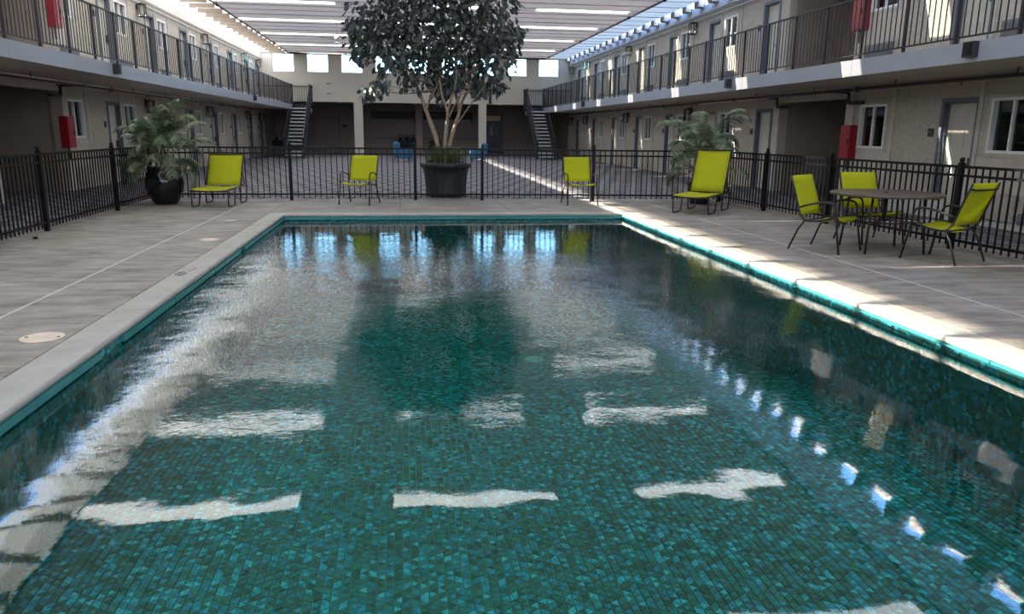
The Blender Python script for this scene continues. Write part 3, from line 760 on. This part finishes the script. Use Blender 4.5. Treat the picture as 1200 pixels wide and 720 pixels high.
def console(x, y, w, n, lab, plabs):
    o = empty('console_table', (x, y, 0), label=lab, cat='table')
    MB().box(-w / 2, w / 2, -.2, .2, .80, .86).obj('table_top', M['iron'], o); MB().box(-w / 2 + .04, w / 2 - .04, -.17, .17, .55, .80).obj('drawer_box', M['iron'], o)
    lg = MB().box(-.025, .025, -.025, .025, 0, .8).mesh('leg', M['iron'])
    for a in (-1, 1):
        for b in (-1, 1): inst('leg', lg, o, (a * (w / 2 - .03), b * .16, 0))
    for i in range(n):
        px = x + (i - (n - 1) / 2) * w / n
        q = empty('small_planter', (px, y, .86), label=plabs[i], cat='planter', group='planters on the alcove consoles')
        MB().lathe([(.001, 0), (.07, 0), (.10, .16), (.085, .16), (.08, .12), (.001, .12)], n=12).obj('pot', M['iron'], q)
        b = MB(); bush_mb(b, (0, 0, .2), .12, 50, rl, .09); b.obj('foliage', M['leaf'], q)
console(.2, YA - .45, 1.15, 3, 'black console table against the alcove wall with three planters', ['dark planter, left of three on the long console', 'dark planter, middle of three on the long console', 'dark planter, right of three on the long console'])
console(1.95, YA - .45, .7, 1, 'small black console table behind the tree stems', ['dark planter alone on the small console'])
console(-6.6, 44.2, 1.0, 2, 'black console table beside the left stair with planters', ['dark planter on the console by the left stair, left one', 'dark planter on the console by the left stair, right one'])
# vertical dark pipe on the far wall and fire pipe
m = MB(); m.box(5.0, 5.14, YF - .12, YF, 3.1, 4.62); m.box(4.9, 5.24, YF - .04, YF, 4.2, 4.22); m.box(4.98, 5.16, YF - .13, YF, 3.05, 3.12)
m.obj('wall_duct', M['rail_iron'], label='dark vertical duct on the far wall right of the tree', cat='duct')
for i, (x, z) in enumerate(((-4.3, 4.0), (-4.3, 3.45))):
    MB().bar((x, YF, z), (x + .25, YF - .12, z + .02), .05, .05).obj('wall_bracket', M['ac'], label='small metal bracket on the far wall, %s of two' % ('upper' if i == 0 else 'lower'), cat='bracket')

# ------------------------------------------------------------------ roof
roof = empty('ceiling', kind='structure', label='flat roof of grey decking with daylit translucent strips')
PITCH = 1.155; Y0 = 14.4 - .22 - PITCH * 16
segs = [(-6.5, -3.4, False), (-3.4, -2.25, True), (-.35, 1.25, False), (1.25, 3.0, True), (4.75, 8.1, True)]
RX0, RX1 = -7.25, 9.58
def deck_panel(ya, yb, z):   # folded sheet with small downturned laps
    v = []
    for x in (RX0, RX1): v += [(x, ya, z - .035), (x, ya + .004, z), (x, yb - .004, z), (x, yb, z - .02)]
    return MB().add(v, [(0, 4, 5, 1), (1, 5, 6, 2), (2, 6, 7, 3)])
k = 0; y = Y0
while y < YF:
    y1 = min(y + PITCH, YF)
    if k % 4 == 0:
        for a, b, thin in segs:
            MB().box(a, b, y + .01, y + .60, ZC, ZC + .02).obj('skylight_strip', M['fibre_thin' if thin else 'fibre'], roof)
        gaps = [RX0] + [v for s_ in segs for v in s_[:2]] + [RX1]
        for a, b in [(a, b) for a, b in zip(gaps[::2], gaps[1::2]) if b - a > .01]: MB().add([(a, y, ZC), (b, y, ZC), (b, y + .61, ZC), (a, y + .61, ZC)], [(3, 2, 1, 0)]).obj('ceiling_panel', M['roof_panel'], roof)
        m = deck_panel(y + .605, y1 + .01, ZC)
    else: m = deck_panel(y, y1 + .01, ZC - (.02 if k % 2 else 0))
    m.obj('ceiling_panel', M['roof_panel'], roof)
    # side strips: spilled daylight painted as glow, graded left, bluish right
    MB().box(-7.28, -6.80, y + .03, y1 - .03, ZC - .045, ZC - .04).obj('side_strip', M['edge_glow'], roof)
    MB().box(-6.79, -6.38, y + .03, y1 - .03, ZC - .045, ZC - .04).obj('side_strip', M['edge_glow_dim'], roof)
    MB().box(-7.80, -7.28, y + .05, y1 - .07, ZC, ZC + .01).obj('side_strip', M['edge_glow_clear'], roof)
    MB().box(8.45, 9.55, y + .03, y1 - .05, ZC - .03, ZC - .015).obj('side_strip', M['edge_glow_blue'], roof)
    # joists across the edge slots
    MB().box(XL + .02, RX0, y1 - .07, y1 + .03, ZC - .06, ZC + .12).obj('joist', M['roof_panel'], roof)
    MB().box(-7.2, -6.35, y - .01, y + .025, ZC - .19, ZC - .03).obj('slat', M['taupe'], roof)
    MB().box(RX1, XR - .02, y1 - .26, y1 + .16, ZC - .20, ZC + .12).obj('joist', M['taupe'], roof)
    y += PITCH; k += 1
m = MB()
for x in (-6.25, 8.3):
    m.tube([(x, YN, ZC - .10), (x, YF, ZC - .10)], .035, 6)
    for y in range(-3, 46, 4): m.tube([(x, y, ZC - .10), (x, y + .15, ZC - .10)], .055, 6); m.tube([(x, y, ZC - .1), (x, y, ZC)], .012, 5)
m.tube([(-6.25, YF - .25, ZC - .10), (8.3, YF - .25, ZC - .10)], .05, 6)
m.obj('roof_pipe', M['pipe'], label='dark sprinkler pipes running under the roof', cat='pipe')

# ceiling fans near the tree
def fan(x, y, lab):
    o = empty('ceiling_fan', (x, y, ZC - .62), label=lab, cat='ceiling fan', group='ceiling fans near the tree')
    MB().cyl((0, 0, 0), .012, .62, 8).obj('rod', M['ac'], o); MB().lathe([(.001, -.14), (.1, -.1), (.14, -.02), (.12, .07), (.02, .1)], n=16).obj('motor', M['white'], o)
    bl = MB().add([(.12, -.05, 0), (.75, -.085, .01), (.78, 0, .02), (.75, .085, .03), (.12, .05, .02), (.12, -.05, -.01), (.75, -.085, 0), (.78, 0, .01), (.75, .085, .02), (.12, .05, .01)],
                  [(0, 1, 2, 3, 4), (9, 8, 7, 6, 5), (0, 5, 6, 1), (1, 6, 7, 2), (2, 7, 8, 3), (3, 8, 9, 4)]).mesh('blade', M['trim_cream'])
    for k in range(4): inst('blade', bl, o, rot=(0, 0, k * PI / 2 + .3))
    MB().lathe([(.001, -.24), (.09, -.2), (.1, -.14), (.001, -.14)], n=12).obj('light_bowl', M['white'], o)
fan(-2.6, 33.5, 'white ceiling fan left of the tree crown, the nearer one'); fan(-2.3, 39.5, 'white ceiling fan left of the tree crown, the farther one')

# ------------------------------------------------------------------ pool fence
FH = 1.12
f_post = MB().box(-.032, .032, -.032, .032, 0, FH + .03).mesh('post', M['iron'])
f_cap = MB().lathe([(.001, .075), (.022, .068), (.034, .045), (.030, .022), (.016, .012), (.036, .008), (.038, 0), (.001, 0)], n=12).mesh('post_cap', M['iron'])
f_pk = MB().box(-.009, .009, -.009, .009, .05, FH - .02).mesh('picket', M['iron'])
def fence(pts, lab, posts, name='pool_fence', cat='fence'):
    a, b = Vector((*pts[0], 0)), Vector((*pts[1], 0)); L = (b - a).length; ang = math.atan2(b.y - a.y, b.x - a.x)
    o = empty(name, a, ang, label=lab, cat=cat, group='black picket fence runs round the pool')
    for nm, z, h in (('top_rail', FH - .02, .035), ('upper_rail', FH - .135, .032), ('bottom_rail', .13, .032)):
        MB().box(0, L, -.016, .016, z - h / 2, z + h / 2).obj(nm, M['iron'], o)
    for p in posts: q = inst('post', f_post, o, (p * L, 0, 0)); inst('post_cap', f_cap, q, (0, 0, FH + .03))
    n = round(L / .118)
    for k in range(1, n):
        t_ = k / n
        if min(abs(t_ - p) for p in posts) * L < .05: continue
        inst('picket', f_pk, o, (t_ * L, 0, 0))
CL, CR = (-5.22, 17.05), (6.95, 16.5)
fence(((-5.08, .6), CL), 'black picket fence along the left edge of the deck', [(y - .6) / 16.45 for y in (.6, 3.4, 6.3, 9.2, 11.99, 14.92, 17.05)])
fence((CL, (.23, 17.02)), 'black picket fence across the far deck, left of the gate', [0.0, 2.82 / 5.45, 1.0][1:])
fence(((.23, 17.02), (1.68, 16.95)), 'black picket gate in front of the potted tree', [0, 1], 'fence_gate', 'gate')
fence(((1.68, 16.95), CR), 'black picket fence across the far deck, right of the gate', [2.45 / 5.29, 1.0])
fence((CR, (7.72, 1.6)), 'black picket fence along the right edge of the deck', [(16.5 - y) / 14.9 for y in (14.5, 12.35, 9.43, 6.8, 4.2, 1.6)])
MB().lathe([(.001, .0), (.03, .0), (.03, .03), (.001, .03)], (-4.98, 11.15, 0), 8).obj('deck_stub', M['iron'], label='tiny black stub on the deck by the left fence', cat='stub')

# ------------------------------------------------------------------ sling chairs
def make_chair(lab):
    o = empty('sling_chair', label=lab, cat='chair', group='lime sling patio chairs')
    fm = M['frame']; w = .29
    for s_ in (-1, 1):
        x = s_ * w
        arm = fillet([(x + s_ * .03, -.33, 0), (x + s_ * .015, -.25, .42), (x + s_ * .02, -.225, .64), (x + s_ * .03, -.02, .645), (x + s_ * .02, .19, .585), (x, .265, .56)], .09, 5)
        MB().tube(arm, .014, 8).obj('arm', fm, o)
        rail = fillet([(x, -.27, .44), (x, -.22, .455), (x, -.02, .40), (x, .17, .385), (x, .25, .47), (x, .33, .72), (x, .42, .96)], .07, 5)
        MB().tube(rail, .0135, 8).obj('side_rail', fm, o)
        MB().tube([(x, .17, .40), (x + s_ * .012, .25, .28), (x + s_ * .03, .36, 0)], .0135, 8).obj('leg', fm, o)
        MB().cyl((x + s_ * .03, -.33, 0), .017, .02, 8).obj('foot', M['iron'], o)
    m_ = MB()
    m_.tube(fillet([(-w, -.26, .44), (-w + .12, -.26, .40), (w - .12, -.26, .40), (w, -.26, .44)], .08), .012, 8)
    m_.obj('cross_bar', fm, o); MB().tube([(-w, .19, .39), (w, .19, .39)], .011, 8).obj('cross_bar', fm, o)
    m_ = MB(); m_.tube(fillet([(-w, .405, .90), (-w + .06, .43, .885), (w - .06, .43, .885), (w, .405, .90)], .05), .012, 8); m_.obj('back_bar', fm, o)
    def sling(prof_, nm, sag):
        nx = 8; vs = []; fs = []
        for i, (y, z) in enumerate(prof_):
            for k in range(nx + 1):
                u = -1 + 2 * k / nx; g = (1 - u * u) * sag; vs.append((u * (w - .012), y + (g * .9 if nm == 'back_sling' else 0), z - (g if nm == 'seat_sling' else 0)))
        np_ = len(prof_)
        for i in range(np_ - 1):
            for k in range(nx): fs.append((i * (nx + 1) + k, i * (nx + 1) + k + 1, (i + 1) * (nx + 1) + k + 1, (i + 1) * (nx + 1) + k))
        m2 = MB(); m2.add(vs, fs, 0, True); q = m2.obj(nm, M['sling'], o)
        sm = q.modifiers.new('s', 'SOLIDIFY'); sm.thickness = .004
    sling([(-.28, .425), (-.25, .45), (-.18, .447), (-.08, .425), (.02, .402), (.10, .393), (.17, .392)], 'seat_sling', .03)
    sling([(.235, .46), (.262, .53), (.29, .62), (.32, .71), (.355, .80), (.39, .89), (.415, .965)], 'back_sling', .02)
    return o
ch = make_chair('lime sling armchair with dark frame, alone at the far deck left of the tree')
def place(o, x, y, rz, lab=None):
    o.location = (x, y, 0); o.rotation_euler = (0, 0, rz)
    if lab: o['label'] = lab
c2 = copy_tree(ch); c3 = copy_tree(ch); c4 = copy_tree(ch); c5 = copy_tree(ch)
place(ch, -.93, 16.2, R(-16))
place(c2, 3.66, 16.02, R(0), 'lime sling armchair lit by sun on the far deck by the fence post')
place(c3, 5.54, 9.5, math.atan2(.57, .82), 'lime sling armchair at the left side of the round table')
place(c4, 6.60, 10.2, R(2), 'lime sling armchair behind the round table against the fence')
place(c5, 6.56, 8.6, math.atan2(-.4, -.92), 'lime sling armchair turned away, right of the round table')

# ------------------------------------------------------------------ chaise lounges
def make_chaise(lab, backang=62, bl=.86):
    o = empty('chaise_lounge', label=lab, cat='lounge chair', group='lime chaise lounges'); fm = M['frame']; w = .34
    for s_ in (-1, 1):
        x = s_ * w
        MB().tube(fillet([(x, 0, .31), (x, .04, .335), (x, 1.0, .345), (x, 1.50, .335)], .05), .015, 8).obj('side_rail', fm, o)
        for y0 in (.02, .92):
            MB().tube(fillet([(x, y0, .325), (x, y0 + .03, .012), (x, y0 + .46, .012), (x, y0 + .55, .325)], .05, 4), .014, 8).obj('leg', fm, o)
        a = R(backang)
        MB().tube([(x, 1.0, .345), (x, 1.0 + bl * math.cos(a), .345 + bl * math.sin(a))], .014, 8).obj('back_rail', fm, o)
        MB().tube([(x * .92, 1.0 + .45 * math.cos(a), .345 + .45 * math.sin(a)), (x * .92, 1.45, .34)], .009, 6).obj('back_prop', fm, o)
    MB().tube([(-w, .0, .31), (w, .0, .31)], .014, 8).obj('cross_bar', fm, o)
    for y in (.98, 1.50): MB().tube([(-w, y, .34), (w, y, .34)], .011, 8).obj('cross_bar', fm, o)
    m_ = MB(); m_.tube([(-w, 1.0 + bl * math.cos(R(backang)), .345 + bl * math.sin(R(backang))), (w, 1.0 + bl * math.cos(R(backang)), .345 + bl * math.sin(R(backang)))], .014, 8)
    m_.obj('cross_bar', fm, o)
    def sheet(nm, f_, n):
        vs = []; fs = []; nx = 6
        for i in range(n + 1):
            for k in range(nx + 1):
                u = -1 + 2 * k / nx; y, z = f_(i / n, (1 - u * u)); vs.append((u * (w - .005), y, z))
        for i in range(n):
            for k in range(nx): fs.append((i * (nx + 1) + k, i * (nx + 1) + k + 1, (i + 1) * (nx + 1) + k + 1, (i + 1) * (nx + 1) + k))
        m2 = MB(); m2.add(vs, fs, 0, True); q = m2.obj(nm, M['sling'], o); sm = q.modifiers.new('s', 'SOLIDIFY'); sm.thickness = .004
    a = R(backang)
    sheet('seat_sling', lambda t_, g: (.01 + t_ * .98, .345 + .012 * min(1, t_ * 8) - g * .018), 6)
    sheet('back_sling', lambda t_, g: (1.005 + (.02 + t_ * (bl - .02)) * math.cos(a) + g * .012 * math.sin(a), .352 + (.02 + t_ * (bl - .02)) * math.sin(a) - g * .012 * math.cos(a)), 6)
    return o
o = make_chaise('lime chaise lounge with raised back beside the right palm', 66, .90); place(o, 5.30, 13.90, math.atan2(-.62, .78))
o = make_chaise('lime chaise lounge with raised back beside the left palm', 60, .72); place(o, -3.70, 15.40, R(-3))

# ------------------------------------------------------------------ round table
o = empty('patio_table', (6.28, 9.42, 0), R(38), label='round brown patio table with tubular legs on the right deck', cat='table')
MB().lathe([(.001, .735), (.66, .735), (.69, .728), (.695, .75), (.685, .762), (.665, .757), (.001, .757)], n=48).obj('table_top', plain('brown slatted table top', (.095, .068, .052), .35, var=.3, scale=12), o)
for k in range(4):
    a = k * PI / 2; c, s_ = math.cos(a), math.sin(a)
    MB().tube(fillet([(.54 * c, .54 * s_, 0), (.50 * c, .50 * s_, .40), (.47 * c, .47 * s_, .735)], .1), .016, 8).obj('leg', M['frame'], o)
m = MB(); m.tube([(.43 * math.cos(a), .43 * math.sin(a), .40) for a in [k * PI / 12 for k in range(24)]], .010, 6, closed=True)
for k in range(2): a = k * PI / 2; m.tube([(.5 * math.cos(a), .5 * math.sin(a), .40), (-.5 * math.cos(a), -.5 * math.sin(a), .40)], .010, 6)
m.obj('brace_ring', M['frame'], o)
MB().cyl((0, 0, .38), .028, .39, 10).obj('umbrella_sleeve', M['frame'], o)

# ------------------------------------------------------------------ potted tree
tree = empty('potted_tree', (.95, 18.1, 0), label='tall broad-leaved tree with several stems in a large black tub', cat='tree')
P = MB(); P.lathe([(.001, 0), (.43, 0), (.46, .02), (.475, .10), (.465, .14), (.50, .50), (.54, .66), (.585, .665), (.60, .70), (.60, .76), (.57, .78), (.545, .76), (.53, .66), (.001, .66)], n=40)
P.obj('tub', M['plastic_pot'], tree)
MB().lathe([(.54, .70), (.3, .73), (.001, .74)], n=24).obj('soil', M['soil'], tree)
rt = random.Random(5)
def X_(px): return -1.23 + (px - 405) * .019 - .95
def Z_(py): return 1.17 + (170 - py) * .0182
def stem(pts, r0, r1, wob=.0):
    P3 = [Vector((X_(a) if a is not None else 0, y, Z_(b))) for a, b, y in pts]
    out = []
    for i in range(len(P3) - 1):
        p0 = P3[max(i - 1, 0)]; p1 = P3[i]; p2 = P3[i + 1]; p3 = P3[min(i + 2, len(P3) - 1)]
        for k in range(5):
            t_ = k / 5; out.append(.5 * ((2 * p1) + (p2 - p0) * t_ + (2 * p0 - 5 * p1 + 4 * p2 - p3) * t_ ** 2 + (3 * p1 - p0 - 3 * p2 + p3) * t_ ** 3))
    out.append(P3[-1]); n = len(out)
    MB().tube(out, [r0 + (r1 - r0) * i / (n - 1) for i in range(n)], 8).obj('stem', M['bark'], tree); return out
ends = []
S = [([(514, 196, 0), (509, 165, .02), (501, 140, .05), (495, 122, .1), (486, 98, .15), (478, 78, .2)], .060, .028),
     ([(497, 126, .1), (503, 112, 0), (511, 96, -.1), (518, 75, -.2)], .03, .018),
     ([(518, 197, 0), (519, 165, -.05), (521, 146, -.08), (522, 130, -.1), (516, 112, -.15), (513, 92, -.2)], .052, .022),
     ([(522, 130, -.1), (527, 112, -.2), (532, 90, -.3), (530, 70, -.35)], .03, .016),
     ([(522, 197, .05), (525, 170, .1), (532, 145, .15), (537, 128, .2), (533, 105, .25), (532, 80, .3)], .05, .026),
     ([(537, 128, .2), (543, 112, .2), (552, 96, .25), (560, 80, .3)], .034, .022),
     ([(531, 148, .12), (542, 132, -.05), (553, 115, -.2), (566, 98, -.3)], .022, .010),
     ([(524, 136, -.1), (530, 122, -.2), (538, 108, -.3)], .02, .012)]
for pts, r0, r1 in S: stem(pts, r0, r1)
blobs = [(440, 22, 36), (432, 48, 26), (470, 12, 42), (465, 45, 40), (462, 72, 24), (500, 30, 46), (505, 62, 30), (530, 15, 46), (540, 50, 42), (545, 82, 24), (566, 28, 42), (578, 58, 32),
         (572, 84, 20), (592, 40, 22), (600, 30, 16), (428, 105, 10), (444, 98, 12), (515, 100, 14), (560, 104, 10), (585, 98, 8), (478, 92, 14), (500, 88, 16), (530, 92, 14),
         (500, -22, 50), (460, -18, 38), (545, -25, 46), (575, -8, 34), (520, -48, 34), (418, 30, 16), (420, 60, 12)]
leaves = []
for bx_, by_, br in blobs:
    c = Vector((X_(bx_), 0, Z_(by_))); r = br * .0188
    cy = rt.uniform(-.5, .5) * (1 if br > 20 else .6); c.y = cy
    d0 = Vector((X_(520), 0, Z_(105)))
    mid = d0.lerp(c, .5) + Vector((0, 0, -.06)); e_ = c
    MB().tube([d0 + (c - d0) * .15, mid, e_], [.022, .014, .005], 6).obj('branch', M['bark'], tree)
    for _ in range(int(34 + 185 * (r / .7) ** 2)):
        d = Vector((rt.gauss(0, 1), rt.gauss(0, 1.25), rt.gauss(0, 1))).normalized() * r * rt.uniform(.45, 1.05)
        if (c + d).z < 5.55: leaves.append((c + d, d))
def leaf(m_, p, d, s_, rr):
    t_ = Vector((d.x * .8 + rr.uniform(-.5, .5) * .5, d.y * .8 + rr.uniform(-.5, .5) * .5, -.45 + rr.uniform(-.5, .4))).normalized()
    sd_ = t_.cross(Vector((rr.uniform(-.6, .6), rr.uniform(-.6, .6), 1))).normalized(); n_ = sd_.cross(t_)
    L = s_; W = s_ * .30
    pts = [(0, 0, 0), (.3, -.7, .12), (.65, -1, .10), (.92, -.5, .0), (1, 0, -.03), (.92, .5, .0), (.65, 1, .10), (.3, .7, .12), (.35, 0, 0), (.7, 0, -.02)]
    vs = [p + t_ * (a * L) + sd_ * (b * W) + n_ * (c * L * .5) for a, b, c in pts]
    m_.add(vs, [(0, 1, 8), (1, 2, 9, 8), (2, 3, 4, 9), (0, 8, 7), (8, 9, 6, 7), (9, 4, 5, 6)], 0, True)
leaves.sort(key=lambda q: q[0].y)
big = MB(); n_single = 0
for i, (p, d) in enumerate(leaves):
    s_ = rt.uniform(.12, .20)
    if i % 5 == 0 and n_single < 290:
        q = MB(); leaf(q, Vector((0, 0, 0)), d, s_, rt); q.obj('leaf', M['leaf'], tree, p); n_single += 1
    else: leaf(big, p, d, s_, rt)
big.obj('leaf_mass', M['leaf'], tree, kind='stuff')
gr = MB()
for _ in range(260):
    a = rt.uniform(0, 2 * PI); r0 = rt.uniform(.1, .45); r1 = r0 + rt.uniform(.0, .3); h = rt.uniform(.15, .5)
    p = Vector((r0 * math.cos(a), r0 * math.sin(a), .70)); q = Vector((r1 * math.cos(a), r1 * math.sin(a), .7 + h)); sd_ = Vector((-math.sin(a), math.cos(a), 0)) * .012; md = (p + q) / 2 + Vector((0, 0, h * .25))
    gr.add([p - sd_, p + sd_, md + sd_, q, md - sd_], [(0, 1, 2, 4), (4, 2, 3)])
bush_mb(gr, (0, 0, .78), .42, 160, rt, .11)
gr.obj('underplanting', M['grass'], tree, kind='stuff')

# ------------------------------------------------------------------ palms
def frond(m_, L, arch, rr, nleaf=34, ll=.30):
    pts = []
    for i in range(13):
        t_ = i / 12; pts.append(Vector((0, L * (t_ * .95) * (1 - .15 * arch * t_), L * (math.sin(t_ * PI * .55) * (1 - arch) * .9 + (t_ - t_ ** 2 * 1.15) * arch))))
    m_.tube(pts, [.008 * (1 - i / 14) for i in range(13)], 5)
    for i in range(nleaf):
        t_ = .22 + .78 * i / nleaf; k = t_ * 12; a = int(min(k, 11)); p = pts[a].lerp(pts[a + 1], k - a); tg = (pts[a + 1] - pts[a]).normalized()
        l_ = ll * (1 - .55 * abs(t_ - .5) * 1.6) * rr.uniform(.85, 1.1)
        for s_ in (-1, 1):
            d = (Vector((s_ * .85, 0, 0)) + tg * .65 + Vector((0, 0, -.28 + rr.uniform(-.12, .12)))).normalized()
            w_ = tg * .010
            md = p + d * l_ * .5; e_ = p + d * l_ + Vector((0, 0, -l_ * .25))
            m_.add([p - w_ * .5, p + w_ * .5, md + w_, e_, md - w_], [(0, 1, 2, 4), (4, 2, 3)], 0, True)
def palm(loc, lab, pot, seed, n, Lr, zc, potname):
    rr = random.Random(seed); o = empty('potted_palm', loc, label=lab, cat='palm')
    if pot == 'round':
        MB().lathe([(.001, 0), (.20, 0), (.24, .05), (.34, .25), (.37, .42), (.33, .60), (.28, .68), (.31, .72), (.30, .74), (.25, .72), (.25, .62), (.001, .62)], n=32).obj('pot', M['glaze'], o); zt = .64
    else:
        MB().lathe([(.001, 0), (.19, 0), (.26, .38), (.28, .42), (.28, .46), (.25, .46), (.24, .40), (.001, .40)], n=28).obj('pot', M['plastic_pot'], o); zt = .42
    MB().lathe([(.24, zt), (.001, zt + .02)], n=16).obj('soil', M['soil'], o)
    for k in range(7):
        a = rr.uniform(0, 2 * PI); r = rr.uniform(.03, .12); h = zc * rr.uniform(.5, 1.0)
        MB().tube([(r * math.cos(a), r * math.sin(a), zt - .05), (r * 1.5 * math.cos(a), r * 1.5 * math.sin(a), zt + h)], [.018, .011], 6).obj('cane', M['bark'], o)
    for k in range(n):
        m_ = MB(); L = rr.uniform(*Lr); frond(m_, L, rr.uniform(.15, .85), rr, ll=L * .32)
        hh = zt + zc * rr.random() ** .7; rz = rr.uniform(0, 2 * PI); tilt = rr.uniform(-.35, .45) - (.6 if hh < zt + .25 else 0)
        q = m_.obj('frond', M['palm'], o, (.10 * math.sin(-rz), .10 * math.cos(rz), hh)); q.rotation_euler = (tilt, rr.uniform(-.2, .2), rz)
palm((-4.72, 16.2, 0), 'bushy palm in a glossy black pot on the left deck corner', 'round', 21, 54, (.55, .95), .68, 'black_pot')
palm((6.32, 16.05, 0), 'potted palm with sunlit fronds behind the right chaise', 'tub', 8, 46, (.60, 1.0), .95, 'tub')

# ------------------------------------------------------------------ blue armchairs
def armchair(x, y, rz, lab):
    o = empty('armchair', (x, y, 0), rz, label=lab, cat='armchair', group='blue armchairs by the tree')
    def rb(nm, x0, x1, y0, y1, z0, z1, bev=.05):
        q = MB().box(x0, x1, y0, y1, z0, z1).obj(nm, M['blue'], o); b = q.modifiers.new('b', 'BEVEL'); b.width = bev; b.segments = 3; return q
    rb('seat_base', -.36, .36, -.38, .36, .18, .36); rb('seat_cushion', -.27, .27, -.40, .22, .36, .48)
    rb('backrest', -.36, .36, .20, .42, .3, .92, .08)
    rb('armrest', -.42, -.28, -.38, .36, .18, .62); rb('armrest', .28, .42, -.38, .36, .18, .62)
    lg = MB().lathe([(.015, 0), (.026, .18)], n=8).mesh('leg', M['iron'])
    for a in (-.34, .34):
        for b in (-.32, .32): inst('leg', lg, o, (a, b, 0))
armchair(-.05, 37.6, R(90 + 12), 'blue upholstered armchair left of the tree tub')
armchair(3.55, 37.6, R(-90 - 10), 'blue upholstered armchair right of the tree tub')
